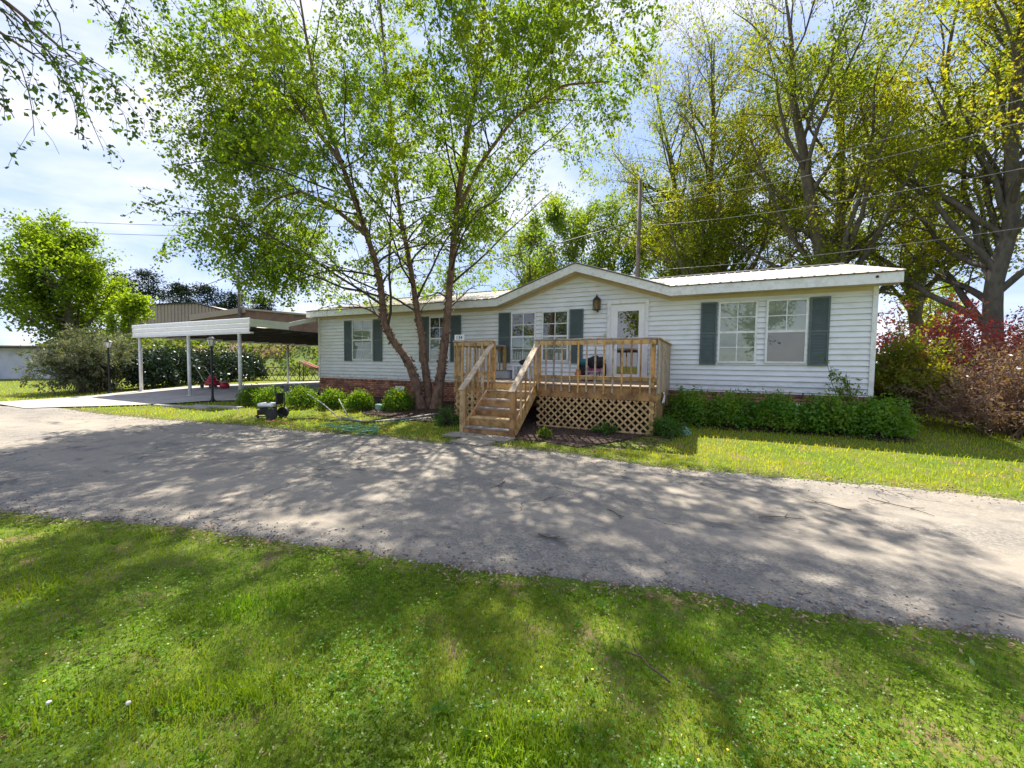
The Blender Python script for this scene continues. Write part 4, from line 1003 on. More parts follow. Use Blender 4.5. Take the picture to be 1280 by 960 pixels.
big_tree('oak_tree', 'budding oak with slim grey stem behind the red-leaved shrub', 15.1, 22.6, 22, .36, 42, M['olive'], (-.04,0), n=17, leafn=34, low=.16, size=.145, cth=-.45, zb=.7)
big_tree('oak_tree', 'broad budding oak with dark low limbs rising behind the right roof end', 9.2, 15.6, 22, .40, 43, M['olive'], (-.01,.0), n=20, leafn=44, low=.13, size=.13, lenr=(.30,.48), cth=-.45, zb=.62)
big_tree('oak_tree', 'yellow-green budding oak behind the roof between the pole and the roof end', 3.2, 20.5, 22, .36, 44, M['olive'], (-.02,0), n=24, lenr=(.32,.50), leafn=42, low=.12, size=.14, forks=3, cth=-.5, zb=.6)
big_tree('oak_tree', 'budding oak at the far side of the thick-trunked oak', 22.5, 17.5, 21, .33, 49, M['olivegreen'], (-.01,0), n=22, leafn=28, low=.14, size=.16, cth=-.5, zb=.75)
big_tree('leafy_tree', 'bright yellow-green tree beyond the roof behind the house gable', -6.0, 24, 15, .24, 45, M['lightgreen'], n=26, leafn=14, size=.22, low=.2, bud=False, zb=1.2)
big_tree('leafy_tree', 'fresh green tree beyond the roof between the birch and the gable', -10.5, 20, 12.0, .22, 50, M['lightgreen'], n=24, leafn=13, size=.2, low=.2, bud=False, zb=1.2)
big_tree('leafy_tree', 'low yellow-green tree beyond the roof beside the utility pole', 0.5, 26, 13.5, .22, 46, M['lightgreen'], n=24, leafn=14, size=.22, low=.2, bud=False, zb=1.2)
big_tree('maple_tree', 'dense bright green maple standing behind the white shed', -45.2, 3.2, 11.6, .34, 47, M['maple'], (-.02,0), n=40, leafn=22, size=.25, spread=.35, low=.13, lenr=(.26,.70), bud=False, zb=1.2, forks=1, cth=-.28, up=.1)
big_tree('maple_tree', 'small slender young maple beside the end of the carport', -35.5, 3.3, 6.4, .10, 48, M['maple'], n=13, leafn=10, size=.22, spread=.22, low=.3, bud=False, zb=1.2, forks=1, cth=-.5)
for i_, (x_, y_, h_) in enumerate([(38,52,13),(48,60,16),(30,62,12),(58,50,14)]):
    big_tree('oak_tree', ['far tree behind the low brick house','tallest far tree beyond the low brick house','far tree past the distant utility pole','far tree beyond the tan thicket'][i_], x_, y_, h_, .25, 60+i_, M['olivegreen'], n=12, leafn=5, size=.42, spread=.4, bud=False, zb=1.2, group='distant trees by the far houses', lv3=4)
for i_, (x_, y_, h_) in enumerate([(-16,-38,14),(-4,-41,15),(8,-39,14),(20,-36,15),(-34,-36,14)]):
    big_tree('leafy_tree', ['broad tree across the driveway mirrored in the left windows','tall tree across the lawn mirrored in the paired gable windows','round tree across the lawn mirrored in the glass door','leafy tree across the lawn mirrored in the end windows','leafy tree across the driveway facing the carport'][i_], x_, y_, h_, .3, 70+i_, M['olivegreen'], n=10, leafn=6, size=.4, spread=.4, low=.12, bud=False, zb=1.3, lv3=3, cth=-.7)
# --- far pines
def pine(x, y, H, seed, label):
    r = np.random.default_rng(seed); root = thing('pine_tree', label, 'pine', (x, y, 0), 'far pines beyond the warehouse')
    V, F = tubes_arr(np.array([[(x,y,0),(x+.3,y,H*.5),(x,y+.2,H)]]), np.array([[.45,.32,.08]]), 6); link('trunk', mesh_arrays('trunk', V, [F]), M['bark2'], root, True)
    P = []
    for k_ in range(34):
        hz = H*r.uniform(.58,1.0); a = r.uniform(0,6.28); rad_ = (1-(hz/H-.58)/.5)*H*.24*r.uniform(.3,1)+.4
        c = np.array([x+math.cos(a)*rad_, y+math.sin(a)*rad_, hz]); P.append(c+r.normal(0,1,(95,3))*np.array([1.25,1.25,.5]))
    V, F = leaf_arrays(np.concatenate(P), .75, r, .3, 0, .35); link('crown', mesh_arrays('crown', V, [F]), M['pine'], root)
for i_, (x_, y_, h_) in enumerate([(-154,46.4,27),(-147,50,27.5),(-138,54,23.5),(-131,57.5,23.5),(-124,61,21),(-118,66,20.5)]):
    pine(x_, y_, h_, 80+i_, ['tall dark pine on the skyline next to the maple crown','tallest dark pine rising over the warehouse end','dark pine with flat crown above the warehouse roof','dark pine behind the warehouse roof peak','low dark pine beside the utility pole behind the warehouse','small dark pine past the utility pole on the skyline'][i_])

# --- shrubs
def shrub(name, label, c, rad, n, size, mat, seed, group=None, stems=10, mode='dome', stem_mat='twig', droop=0., lump=.22, parent_cat='shrub', aspect=.62, flat=0., inner=.35, sz=None):
    r = np.random.default_rng(seed); z0 = gz(c[0], c[1])-.02; root = thing(name, label, parent_cat, (c[0], c[1], z0), group)
    d = r.normal(size=(n,3)); d /= np.linalg.norm(d, axis=1)[:,None]; d[:,2] = np.abs(d[:,2])*1.0-.25*(r.uniform(size=n))
    rr_ = r.uniform(inner, 1, n)**.5
    ph = r.uniform(0,6.28,6)
    lum = 1+lump*(np.sin(d[:,0]*5+ph[0])*np.sin(d[:,1]*5+ph[1])+.6*np.sin(d[:,0]*11+ph[2])*np.sin(d[:,2]*9+ph[3]))+.06*r.normal(size=n)
    P = d*rr_[:,None]*lum[:,None]*np.array(rad)
    P[:,2] = P[:,2]+rad[2]*.22
    P = P[P[:,2] > .03*rad[2]]
    P += np.array([c[0], c[1], z0])
    ax = None
    V, F = leaf_arrays(P, size, r, flat, droop, aspect)
    link('foliage', mesh_arrays('foliage', V, [F]), mat, root)
    p0 = np.repeat(np.array([[c[0], c[1], z0]]), stems, 0)+r.normal(0,.06,(stems,3))*np.array([rad[0],rad[1],0])*2
    dd = r.normal(0,.55,(stems,3)); dd[:,2] = 1; dd /= np.linalg.norm(dd, axis=1)[:,None]
    pts = walk(p0, dd, np.full(stems, rad[2]*1.1), 5, .12, 0, r); rads = np.repeat(np.linspace(.018,.004,6)[None], stems, 0)*min(1.5, rad[2])
    V, F = tubes_arr(pts, rads, 5); link('stems', mesh_arrays('stems', V, [F]), M[stem_mat], root, True)
    return root
rowl = ['next to the house corner pipe', '', '', '', '', '']
BU = [(-4.72,-2.15,.50,'round clipped green bush closest to the birch stems'),(-5.85,-2.55,.46,'round clipped bush second from the birch along the brick skirting'),(-6.95,-2.6,.47,'round clipped bush third from the birch along the brick skirting'),
      (-8.0,-2.85,.52,'round clipped bush behind the pressure washer hose wand'),(-9.25,-3.0,.50,'round clipped bush behind the pressure washer handle'),(-10.1,-3.1,.50,'round clipped bush at the carport end of the row')]
for i_, (x_, y_, r_, lb) in enumerate(BU):
    shrub('round_bush', lb, (x_, y_), (r_, r_*.95, r_*1.15), 3600, .055, M['boxwood'], 100+i_, 'round bushes along the front of the house', lump=.1, inner=.25)
HD = [(3.1,-1.15,.52,.70,'glossy green hedge bush beside the deck end'),(3.95,-1.1,.56,.67,'second glossy hedge bush from the deck'),(4.8,-1.1,.56,.67,'middle glossy hedge bush under the paired windows'),(5.65,-1.1,.56,.67,'fourth glossy hedge bush from the deck'),(6.5,-1.05,.58,.67,'glossy hedge bush at the house corner')]
for i_, (x_, y_, r_, hh, lb) in enumerate(HD):
    shrub('hedge_bush', lb, (x_, y_), (r_*1.05, r_*.95, hh*1.0), 5200, .06, M['holly'], 120+i_, 'hedge bushes right of the deck', lump=.2, inner=.2)
CM = [(-20.6,-1.4,1.05,1.62),(-21.6,.1,1.2,1.75),(-22.6,1.7,1.25,1.75),(-23.4,3.4,1.3,1.75),(-24.3,5.2,1.3,1.7)]
for i_, (x_, y_, r_, hh) in enumerate(CM):
    shrub('camellia_bush', ['dark glossy evergreen bush nearest the far lamp post','dark evergreen bush behind the middle carport post','dark evergreen bush behind the red mower','dark evergreen bush behind the near lamp post','dark evergreen bush next to the play climber'][i_], (x_, y_), (r_, r_, hh), 4200, .13, M['camellia'], 140+i_, 'dark evergreen bushes behind the carport', lump=.16, inner=.3)
def arching(name, label, c, rx, H, n, leafn, size, mat, stem_mat, seed, grav=-.22, sub=7, spread=.06, ang=.75, rmin=.004, cat='shrub', aspect=.35, droop=.3, up=0, zmin=.05, leafaxis=False, group=None, sublen=(.22,.42)):
    r = np.random.default_rng(seed); z0 = gz(c[0], c[1])-.02; root = thing(name, label, cat, (c[0], c[1], z0), group)
    p0 = np.array([[c[0], c[1], z0]])+r.normal(0,.16,(n,3))*np.array([rx,rx,0])
    dd = r.normal(0, ang, (n,3)); dd[:,2] = np.abs(r.normal(1,.2,n)); dd /= np.linalg.norm(dd, axis=1)[:,None]
    L = H*r.uniform(.75,1.3,n); pts = walk(p0, dd, L, 8, .07, grav, r); rads = np.repeat(np.linspace(.016,.005,9)[None], n, 0)*max(.6, H/2)
    p2, r2, L2 = spawn(pts, rads, L, dict(n=sub, t0=.25, t1=1, ang=(20,60), len=(H*sublen[0],H*sublen[1]), taper=.4, rr=.5, wander=.12, grav=grav*.9, K=5, rmin=rmin, up=up), r)
    V, F = join([tubes_arr(pts, rads, 5), tubes_arr(p2, r2, 3)]); link('stems', mesh_arrays('stems', V, [F]), M[stem_mat], root, True)
    N, K2, _ = p2.shape; t = r.uniform(.05,1,(N,leafn))*(K2-1); i = np.minimum(t.astype(int), K2-2); f_ = (t-i)[...,None]; ar = np.arange(N)[:,None]
    p = (p2[ar,i]*(1-f_)+p2[ar,i+1]*f_); tg = (p2[ar,i+1]-p2[ar,i]); tg /= np.linalg.norm(tg, axis=2)[...,None]+1e-9
    p = p.reshape(-1,3)+r.normal(0,spread,(N*leafn,3)); tg = tg.reshape(-1,3); ok = p[:,2] > z0+zmin; p, tg = p[ok], tg[ok]
    V, F = leaf_arrays(p, size, r, 0, droop, aspect, axis=tg*1.3 if leafaxis else None); link('foliage', mesh_arrays('foliage', V, [F]), mat, root)
    return root
arching('weeping_shrub', 'large weeping grey-green shrub with arching sprays before the white shed', (-21.9,-3.4), 1.15, 2.2, 70, 28, .13, M['juniper'], 'twigbrown', 160, -.26, 8, .06, .30, leafaxis=True)
arching('weeping_shrub', 'smaller weeping grey-green shrub behind the far lamp post', (-22.0,-2.6), 1.0, 2.5, 50, 26, .13, M['juniper'], 'twigbrown', 161, -.24, 8, .06, .34, leafaxis=True)
arching('golden_shrub', 'golden-green upright shrub against the house corner', (7.5,1.6), .8, 1.75, 40, 34, .085, M['gold'], 'twigbrown', 162, -.05, 8, .07, .34, aspect=.5)
arching('red_shrub', 'red-leaved shrub with thin branches beside the house corner', (9.0,4.4), 1.2, 2.5, 40, 36, .10, M['redleaf'], 'twigbrown', 163, -.07, 8, .09, .5, aspect=.5)
arching('red_shrub', 'red-leaved shrub in front of the thick oak trunk', (11.0,6.4), 1.1, 2.6, 34, 36, .10, M['redleaf'], 'twigbrown', 164, -.07, 8, .09, .45, aspect=.5)
arching('brown_thicket', 'twiggy brown thicket beside the hedge at the house corner', (9.0,.2), 1.4, 1.45, 110, 10, .075, M['brownleaf'], 'twigbrown', 165, -.14, 9, .05, .55, aspect=.4)
arching('brown_thicket', 'twiggy brown thicket between the red shrub and the lawn', (10.0,1.6), 1.7, 1.75, 120, 10, .08, M['brownleaf'], 'twigbrown', 166, -.14, 9, .05, .55, aspect=.4)
arching('brown_thicket', 'broad tan twiggy thicket below the thick oak trunk', (11.6,2.4), 2.0, 1.75, 110, 9, .08, M['brownleaf'], 'twigbrown', 167, -.14, 9, .05, .6, aspect=.4)
arching('spider_plant', 'grassy green clump at the foot of the deck stairs', (-2.15,-3.35), .3, .42, 90, 4, .10, M['fern'], 'twig', 168, -.5, 3, .02, .55, aspect=.2, cat='plant', sublen=(.3,.6), leafaxis=True)
arching('sapling', 'pale green sapling sprouting from the hedge at the corner', (6.15,-.55), .1, 1.25, 5, 14, .085, M['lightgreen'], 'twig', 169, -.05, 6, .03, .16, aspect=.35, cat='plant', zmin=.55)
arching('leafy_weed', 'lime green weed tuft in the mulch before the deck lattice', (.53,-3.71), .12, .17, 40, 8, .05, M['lightgreen'], 'twig', 170, -.3, 4, .02, .5, aspect=.4, cat='plant', sublen=(.3,.6))
arching('leafy_weed', 'green weed growing at the foot of the deck lattice', (1.55,-2.95), .15, .25, 30, 8, .05, M['fern'], 'twig', 171, -.3, 4, .02, .5, aspect=.4, cat='plant', sublen=(.3,.6))
arching('tall_grass_tuft', 'long green grass tuft around the green valve cover', (2.75,-2.55), .5, .30, 160, 5, .11, M['fern'], 'twig', 172, -.35, 3, .02, .4, aspect=.13, cat='plant', sublen=(.4,.7), leafaxis=True)

# ------------------------------------------------------------------ buildings behind, poles, wires
def away(p, k_): return (CAM[0]+(p[0]-CAM[0])*k_, CAM[1]+(p[1]-CAM[1])*k_)
wh = thing('metal_warehouse', 'tan ribbed metal warehouse with dark roof edge behind the carport', 'warehouse', (-84,28,0))
def wall_ribs(mb, a, b_, z0, zt, step, d):
    a, b_ = Vector(a), Vector(b_); L = (b_-a).length; t = (b_-a)/L; n_ = int(L/step)
    nr = t.cross(Vector((0,0,1)))
    for i in range(n_):
        p = a+t*(i+.5)*step; f_ = (i+.5)/n_
        mb.beam(p+nr*d*.5+Vector((0,0,z0)), p+nr*d*.5+Vector((0,0,zt(f_))), .12, d, nr)
A, B_, C_ = [Vector((*away(p_, 1.6), 0)) for p_ in ((-55.3,10.2),(-47.95,13.9),(-44.6,15.5))]
def whz(f_): return 11.0+.7*min(f_/.69,1)-1.5*max(0,(f_-.69)/.31)
b = MB(); t_ = (C_-A).normalized(); nrm = Vector((-t_.y, t_.x, 0)); zz = [11.0,11.7,10.2]
b.add([A, C_, C_+Vector((0,0,zz[2])), B_+Vector((0,0,zz[1])), A+Vector((0,0,zz[0]))]+[p+nrm*20 for p in (A, C_, C_+Vector((0,0,zz[2])), B_+Vector((0,0,zz[1])), A+Vector((0,0,zz[0])))],
      [(0,1,2,3,4),(9,8,7,6,5),(0,5,6,1),(1,6,7,2),(4,9,5,0),(2,7,8,3),(3,8,9,4)])
b.build('wall', M['metalwall'], wh)
b = MB(); wall_ribs(b, A, C_, .2, lambda f_: whz(f_)-.05, .6, .06); b.build('wall_ribs', M['metalwall'], wh)
for p, q in ((A+Vector((0,0,zz[0])), B_+Vector((0,0,zz[1]))), (B_+Vector((0,0,zz[1])), C_+Vector((0,0,zz[2])))):
    MB().beam(p-nrm*.12+Vector((0,0,.04)), q-nrm*.12+Vector((0,0,.04)), .3, .22).build('roof_edge', M['darkroof'], wh)
bd = thing('brick_building', 'low brown brick building with tan parapet above the carport roof', 'building', (-59,28,0))
A, B_, C_ = [Vector((*away(p_, 1.6), 0)) for p_ in ((-40.4,9.7),(-35.7,12.0),(-28.5,15.5))]; t_ = (C_-A).normalized(); nrm = Vector((-t_.y, t_.x, 0))
b = MB(); b.add([A, C_, C_+Vector((0,0,8.3)), B_+Vector((0,0,9.35)), A+Vector((0,0,8.05))]+[p+nrm*12 for p in (A, C_, C_+Vector((0,0,8.3)), B_+Vector((0,0,9.35)), A+Vector((0,0,8.05)))],
      [(0,1,2,3,4),(9,8,7,6,5),(0,5,6,1),(1,6,7,2),(4,9,5,0),(2,7,8,3),(3,8,9,4)]); b.build('wall', M['brownfascia'], bd)
MB().beam(A-nrm*.1+Vector((0,0,7.9)), B_-nrm*.1+Vector((0,0,9.2)), .25, .8).build('parapet', M['metalwall'], bd)
MB().beam(B_-nrm*.1+Vector((0,0,9.3)), C_-nrm*.1+Vector((0,0,8.3)), .25, .25).build('parapet', M['metalwall'], bd)
sh = thing('white_shed', 'low white shed with flat brown roof beyond the weeping shrub', 'shed', (-37,-1,.2))
A, B_ = Vector((-43,-4.0,0)), Vector((-33.2,.75,0)); t_ = (B_-A).normalized(); nrm = Vector((-t_.y, t_.x, 0))
def shp(u_, d_, z_): p = A+t_*u_-nrm*d_; return (p.x, p.y, z_)
SLn = (B_-A).length
b = MB(); b.add([shp(0,0,.1),shp(SLn,0,.1),shp(SLn,-5,.1),shp(0,-5,.1),shp(0,0,2.2),shp(SLn,0,2.2),shp(SLn,-5,2.2),shp(0,-5,2.2)], [(3,2,1,0),(4,5,6,7),(0,1,5,4),(1,2,6,5),(2,3,7,6),(3,0,4,7)]); b.build('wall', M['shedwall'], sh)
b = MB(); b.beam(Vector(shp(-.3,-2.3,2.3)), Vector(shp(SLn+.3,-2.3,2.3)), 5.6, .12); b.build('roof', M['pole'], sh)
b = MB(); b.beam(Vector(shp(8.4,.02,1.65)), Vector(shp(9.6,.02,1.65)), .05, .6); b.build('window', M['brownfascia'], sh)
b = MB(); b.beam(Vector(shp(6.6,.35,.9)), Vector(shp(7.0,.05,2.1)), .12, .05); b.build('leaning_board', M['woodgrey'], sh)
def far_house(x, y, w_, label):
    t = thing('far_house', label, 'house', (x, y, 0))
    d_ = Vector((.9,.44,0)); n_ = Vector((-.44,.9,0)); o_ = Vector((x,y,0))
    def P_(a_, b__, z_): q = o_+d_*a_+n_*b__; return (q.x, q.y, z_)
    MB().add([P_(-w_,0,0),P_(w_,0,0),P_(w_,8,0),P_(-w_,8,0),P_(-w_,0,3),P_(w_,0,3),P_(w_,8,3),P_(-w_,8,3)], [(0,1,5,4),(1,2,6,5),(2,3,7,6),(3,0,4,7)]).build('wall', M['brownfascia'], t)
    MB().add([P_(-w_-.5,-.5,3),P_(w_+.5,-.5,3),P_(w_+.5,8.5,3),P_(-w_-.5,8.5,3),P_(-w_+1,4,5.2),P_(w_-1,4,5.2)], [(0,1,5,4),(2,3,4,5),(1,2,5),(3,0,4),(3,2,1,0)]).build('roof', M['grey'], t)
    for u_ in (-.6, .1, .6): MB().add([P_(w_*u_-.6,-.05,.9),P_(w_*u_+.6,-.05,.9),P_(w_*u_+.6,-.05,2.2),P_(w_*u_-.6,-.05,2.2)], [(0,1,2,3)]).build('window', M['interior'], t)
    MB().add([P_(-.2*w_-.5,-.06,0),P_(-.2*w_+.5,-.06,0),P_(-.2*w_+.5,-.06,2.1),P_(-.2*w_-.5,-.06,2.1)], [(0,1,2,3)]).build('door', M['white'], t)
far_house(31.5, 46, 8, 'low brick house with grey roof far behind the oak trunk')
def upole(x, y, H, r_, arm, label):
    t = thing('utility_pole', label, 'utility pole', (x, y, 0)); MB().tube([(x,y,-.1),(x,y,H*.5),(x,y,H)], [r_,r_*.85,r_*.7], 8).build('pole', M['pole'], t, True)
    if arm:
        MB().beam((x-1.1,y-.5,H-.6),(x+1.1,y+.5,H-.6), .1, .12).build('crossarm', M['pole'], t)
        for u_ in (-1,0,1): MB().lathe((x+u_,y+u_*.45,H-.54), [(.04,0),(.06,.08),(.03,.15)], 6).build('insulator', M['grey'], t)
    return t
upole(-59.65,25.3,15.2,.26,False,'wooden utility pole rising behind the brown brick building'); upole(-.62,13.96,12.5,.145,False,'tall wooden utility pole standing behind the house gable'); upole(33.5,70.7,11.5,.16,True,'distant utility pole beyond the red shrub')
def wire(a, b_, sag, mat, label, r_=.018):
    a, b_ = Vector(a), Vector(b_); pts = [a.lerp(b_, i/24)-Vector((0,0,sag*4*(i/24)*(1-i/24))) for i in range(25)]
    o = MB().tube(pts, r_, 5).build('overhead_wire', M[mat], None, True); tag(o, label, 'wire')
wire((-59.65,25.3,14.6),(-120,20,11),2.2,'wire','cable sagging from the pole toward the pines',.05)
wire((-59.65,25.3,14.2),(-.62,13.96,10.2),2.5,'wire','cable strung between the two poles behind the house',.035)
wire((-105,-8,21),(-46,32,21.5),1.2,'wire','upper power line crossing open sky beyond the maple',.03)
wire((-105,-8,19.6),(-46,32,20.1),1.2,'wire','lower power line crossing open sky beyond the maple',.03)
wire((-.62,13.96,11.6),(24,4,11.5),1.0,'wirepale','topmost pale service line from the pole through the oaks',.010)
wire((-.62,13.96,11.0),(24,4,10.6),1.0,'wirepale','second pale service line from the pole through the oaks',.010)
wire((-.62,13.96,9.8),(24,4,8.6),.9,'wirepale','third pale service line from the pole through the oaks',.010)
wire((-.62,13.96,7.2),(24,3,6.6),.7,'wirepale','lowest pale service line above the ribbed roof',.010)

# ------------------------------------------------------------------ yard things
# pressure washer
px, py = -6.95, -4.55; z_ = gz(px, py)
pw = thing('pressure_washer', 'grey and black petrol pressure washer with upright handle on the grass', 'pressure washer', (px, py, z_))
def L_(a, b__, c_): return (px+.86*(a*.93-b__*.36), py+.86*(a*.36+b__*.93), z_+.86*c_)
def lbox(mb, a0,a1,b0,b1,c0,c1):
    v = [L_(a0,b0,c0),L_(a1,b0,c0),L_(a1,b1,c0),L_(a0,b1,c0),L_(a0,b0,c1),L_(a1,b0,c1),L_(a1,b1,c1),L_(a0,b1,c1)]
    return mb.add(v, [(3,2,1,0),(4,5,6,7),(0,1,5,4),(1,2,6,5),(2,3,7,6),(3,0,4,7)])
fr = MB()
for s_ in (-.2,.2): fr.tube([L_(-.34,s_,.08),L_(-.30,s_,.06),L_(.22,s_,.08),L_(.30,s_,.16),L_(.33,s_,.5),L_(.30,s_,.92)], .016, 6)
fr.tube([L_(.30,-.2,.92),L_(.28,-.13,1.0),L_(.28,.13,1.0),L_(.30,.2,.92)], .018, 6).tube([L_(-.34,-.2,.08),L_(-.36,0,.12),L_(-.34,.2,.08)], .016, 6)
fr.build('frame', M['darkmetal'], pw, True)
lbox(lbox(MB(), -.26,.12,-.16,.16,.12,.34), -.38,-.2,-.12,.12,.1,.26).build('engine', M['black'], pw, bevel=.02)
lbox(MB(), -.32,.20,-.20,.20,.35,.47).build('fuel_tank', M['white'], pw, bevel=.035)
MB().tube([L_(-.06,0,.45),L_(-.06,0,.50)], .05, 10).build('tank_cap', M['black'], pw)
lbox(MB(), .27,.33,-.15,.15,.44,.78).build('control_panel', M['black'], pw, bevel=.01)
lbox(MB(), .08,.24,-.23,-.15,.16,.32).build('pump_guard', M['lime'], pw, bevel=.01)
for s_ in (-.27,.27):
    wl_ = MB().tube([L_(.22,s_-.04,.15),L_(.22,s_+.04,.15)], .15, 18).build('wheel', M['rubber'], pw)
    MB().tube([L_(.22,s_-.045,.15),L_(.22,s_+.045,.15)], .075, 12).build('hub', M['darkmetal'], wl_)
MB().tube([L_(-.33,-.12,0),L_(-.33,-.12,.08)], .03, 8).build('foot', M['rubber'], pw)
# hoses
def hose(name, pts, r_, mat, label, cat='hose', n=6):
    P_ = [Vector((p[0], p[1], gz(p[0], p[1])+.02+(p[2] if len(p) > 2 else 0))) for p in pts]; out_ = []
    for i in range(len(P_)-1):
        p0, p1, p2, p3 = P_[max(i-1,0)], P_[i], P_[i+1], P_[min(i+2, len(P_)-1)]
        for k_ in range(5):
            t = k_/5; out_.append(.5*((2*p1)+(p2-p0)*t+(2*p0-5*p1+4*p2-p3)*t*t+(3*p1-p0-3*p2+p3)*t**3))
    out_.append(P_[-1])
    return tag(MB().tube(out_, r_, n).build(name, M[mat], None, True), label, cat)
rs = random.Random(4); cpts = []
for i in range(44):
    a = i*.62; cpts.append((-3.35+(.42+.16*math.sin(i*.9))*math.cos(a)*1.35+rs.uniform(-.16,.16), -5.05+(.26+.09*math.cos(i*1.3))*math.sin(a)+rs.uniform(-.10,.10), .003*i+.01))
cpts += [(-3.2,-4.4,.05),(-3.4,-3.7),(-3.0,-3.0),(-2.6,-2.6)]
hose('garden_hose', cpts, .010, 'greenhose', 'tangled green garden hose on the verge by the driveway')
hose('grey_hose', [(-4.6,-4.3,.12),(-4.1,-4.0),(-3.7,-3.6),(-3.4,-3.1),(-3.25,-2.7),(-3.1,-2.4)], .028, 'greyhose', 'thick pale grey hose curving toward the birch base')
hose('pressure_hose', [(-6.7,-4.5,.1),(-6.2,-4.5),(-5.7,-4.2),(-5.2,-4.25),(-4.7,-4.05),(-4.2,-4.1),(-3.8,-3.8),(-3.4,-3.5)], .012, 'black', 'thin black pressure hose leading from the washer')
tag(MB().tube([(-6.55,-3.75,.62),(-5.7,-3.95,.42),(-4.9,-4.15,.14),(-4.6,-4.3,.08)], .016, 6).build('spray_wand', M['greyhose'], None, True), 'long grey spray wand leaning into the round bushes', 'spray wand')
tag(MB().tube([(-5.5,-3.6,.52),(-4.75,-3.95,.12)], .014, 6).build('garden_stake', M['greyhose'], None, True), 'short grey pipe leaning beside the spray wand', 'pipe')
hose('extension_lead', [(-6.4,-5.0,.01),(-6.1,-5.05,.02),(-6.25,-5.15,.03),(-6.0,-5.1,.02),(-6.2,-4.98,.03),(-5.6,-5.0),(-5.0,-5.05)], .01, 'orange', 'tangle of orange cord on the grass by the washer', 'cord', 5)
gbx = MB().box(-5.35,-5.12,-2.45,-2.25,.12,.30).build('green_box', M['greencover'], None, bevel=.02); tag(gbx, 'small green plastic box between the round bushes', 'box')
vc = thing('valve_cover', 'pale green oval valve cover in the grass by the deck end', 'cover', (2.85,-2.2,.15))
MB().lathe((2.85,-2.2,.13), [(.30,0),(.32,.05),(.26,.12),(.12,.15)], 16).build('lid', M['greencover'], vc, True); MB().lathe((2.85,-2.2,.12), [(.35,0),(.35,.03)], 16).build('rim', M['greencover'], vc)
def slab(pts, h_, mat, name, label, cat):
    b = MB(); b.prism(pts, lambda p, q: (p, q, gz(p, q)-.03), lambda p, q: (p, q, gz(p, q)+h_)); tag(b.build(name, M[mat], None, bevel=.008), label, cat)
slab([(-.95,-4.95),(-.20,-5.08),(-.12,-4.62),(-.85,-4.55)], .035, 'stone', 'stepping_stone', 'grey stepping stone at the driveway edge below the stairs', 'stone')
slab([(-1.45,-4.5),(.02,-4.52),(.06,-4.12),(-1.42,-4.10)], .03, 'stone', 'landing_slab', 'weathered slab lying flush under the lowest stair', 'slab')
for i, (x0_, x1_, y_) in enumerate([(-12.9,-10.5,-4.55),(-11.5,-9.6,-4.1)]):
    slab([(x0_,y_-.09),(x1_,y_+.25),(x1_,y_+.40),(x0_,y_+.07)], .05, 'concrete', 'edging_strip', ['pale edging strip in the grass tip of the verge','pale edging strip just below the carport lamp post'][i], 'edging')
# red mower
mw = thing('red_mower', 'red push mower with thin handle parked in the carport', 'mower', (-17.2,-.6,.23)); x_, y_, z_ = -17.2, -.6, gz(-17.2,-.6)+.03
MB().lathe((x_,y_,z_+.12), [(.30,0),(.33,.06),(.30,.2),(.15,.26)], 14).build('mower_deck', M['red'], mw, True); MB().lathe((x_-.05,y_,z_+.36), [(.17,0),(.18,.12),(.1,.2)], 10).build('engine', M['red'], mw, True)
for dx_, dy_ in ((-.33,-.28),(.38,-.28),(-.33,.28),(.38,.28)): MB().tube([(x_+dx_,y_+dy_-.03,z_+.11),(x_+dx_,y_+dy_+.03,z_+.11)], .11, 12).build('wheel', M['rubber'], mw)
MB().tube([(x_-.3,y_-.2,z_+.3),(x_-1.05,y_-.2,z_+1.0),(x_-1.05,y_+.2,z_+1.0),(x_-.3,y_+.2,z_+.3)], .014, 5).build('handle', M['grey'], mw)
fb = MB().lathe((x_+.75,y_+.1,z_+.02), [(.16,0),(.2,.12),(.14,.26)], 10).build('red_bucket', M['red'], None, True); tag(fb, 'small red toy tub beside the red mower', 'tub')
# climbing frame and slide
cl = thing('climbing_frame', 'black diamond-mesh play climber behind the carport', 'climbing frame', (-22.3,6.4,.25))
A, B_ = Vector((-24.3,5.2,.25)), Vector((-19.9,7.6,.25)); t_ = (B_-A); n_ = 11
for i in range(n_):
    p = A+t_*i/n_; q = A+t_*(i+1)/n_
    for a_, b__ in ((p, q), (q, p)):
        MB().tube([a_, b__+Vector((0,0,.85))], .02, 5).build('mesh_bar', M['darkmetal'], cl)
for zz_ in (0.02,.87): MB().tube([A+Vector((0,0,zz_)), B_+Vector((0,0,zz_))], .025, 5).build('rail', M['darkmetal'], cl)
MB().tube([A+Vector((0,0,.85)), A+t_*.25+Vector((0,0,1.5)), A+t_*.5+Vector((0,0,1.5)), A+t_*.65+Vector((0,0,.9))], .025, 5).build('arch', M['darkmetal'], cl)
sld = thing('slide', 'faded orange plastic slide beside the play climber', 'slide', (-20.2,7.2,.25))
a, b_ = Vector((-21.6,7.2,1.45)), Vector((-18.9,8.3,.33))
MB().beam(a, b_, .5, .05).build('chute', M['slide'], sld)
sd_ = Vector((-.38,.92,0))
for s_ in (-.26,.26): MB().beam(a+sd_*s_+Vector((0,0,.08)), b_+sd_*s_+Vector((0,0,.08)), .05, .16).build('side_rail', M['slide'], sld)
for s_ in (-.22,.22): MB().tube([a+sd_*s_, Vector((a.x, a.y, .25))+sd_*s_], .03, 6).build('leg', M['darkmetal'], sld)
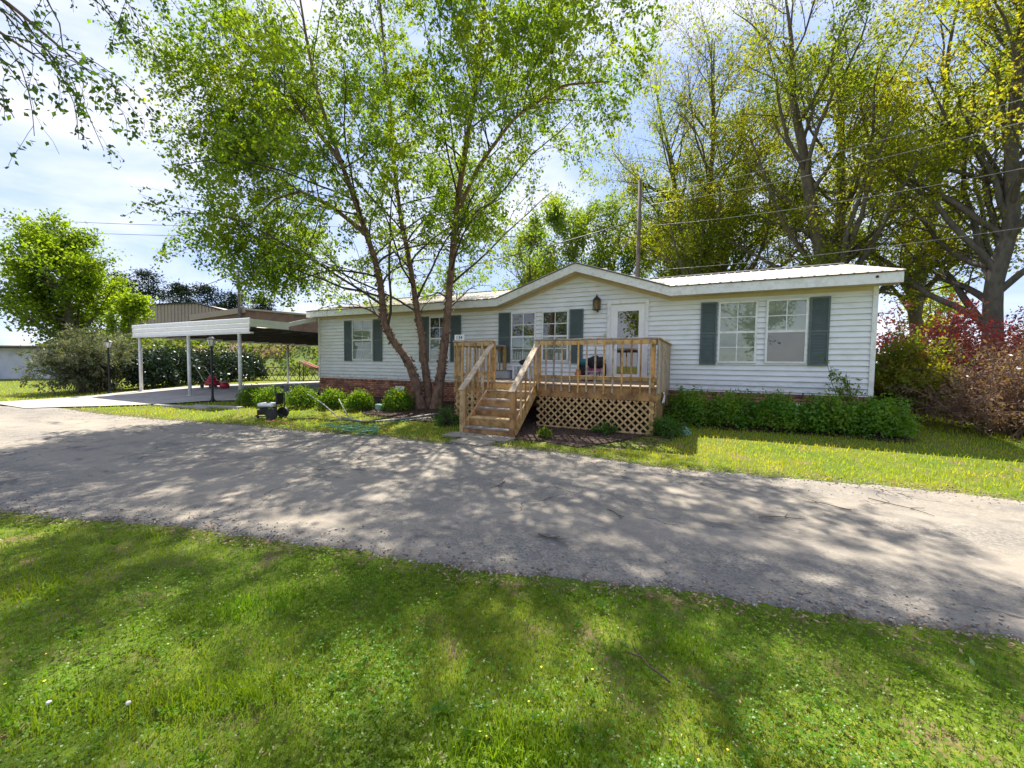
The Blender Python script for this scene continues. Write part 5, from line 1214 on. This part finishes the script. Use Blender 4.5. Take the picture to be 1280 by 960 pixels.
# fallen sticks on the drive and lawn
rs = random.Random(9)
SK = [(4.9,-6.0,.5),(4.0,-6.7,.45),(6.6,-6.4,.4),(1.2,-6.8,.35),(.3,-5.9,.3),(2.6,-7.2,.3),(-1.5,-6.6,.4),(6.3,-7.5,.35),(3.4,-9.4,.3),(5.2,-5.4,.6),(2.2,-8.1,.25)]
for i, (x_, y_, L0) in enumerate(SK):
    a = rs.uniform(0,6.28); z_ = gz(x_, y_)+.022; pts = []
    for k_ in range(6):
        pts.append((x_, y_, z_+(0 if in_drive(np.array(x_),np.array(y_)) else .018))); a += rs.uniform(-.5,.5); x_ += math.cos(a)*L0/5; y_ += math.sin(a)*L0/5
    b = MB().tube(pts, [.0055,.005,.0045,.004,.0035,.002], 5)
    q = Vector(pts[3]); b.tube([q, q+Vector((math.cos(a+1)*L0*.25, math.sin(a+1)*L0*.25, .005))], [.005,.003], 4)
    tag(b.build('fallen_stick', M['stick'], None, True), 'thin forked dead stick lying on the driveway' if in_drive(np.array(SK[i][0]), np.array(SK[i][1])) else 'thin forked dead stick lying in the lawn', 'stick', 'fallen sticks')
for i, (x_, y_) in enumerate([(1.35,-10.6),(1.05,-10.75),(2.05,-10.95),(2.55,-10.7)]):
    t = thing('clover_flower', 'white clover flower head standing in the lawn', 'flower', (x_, y_, 0), 'white clover flowers in the lawn')
    MB().tube([(x_,y_,-.01),(x_+.005,y_,.055)], .0015, 4).build('stalk', M['fern'], t)
    blob('flower_head', (x_+.005,y_,.062), (.009,.009,.008), M['flower'], t, .35, 5, 2, i)
r = np.random.default_rng(77); x, y, rad = polar_pts(1500, 1.4, 5, r); kp = (y < near_y(x)-.3) & (patch(x, y) > .6); x, y = x[kp][:60], y[kp][:60]
P = np.stack([x, y, g(x, y)+.045], 1); V, F = leaf_arrays(P, .011, r, .9, 0, .9); tag(link('yellow_flowers', mesh_arrays('yellow_flowers', V, [F]), M['yflower']), 'tiny yellow flowers dotted through the lawn', 'flowers', kind='stuff')
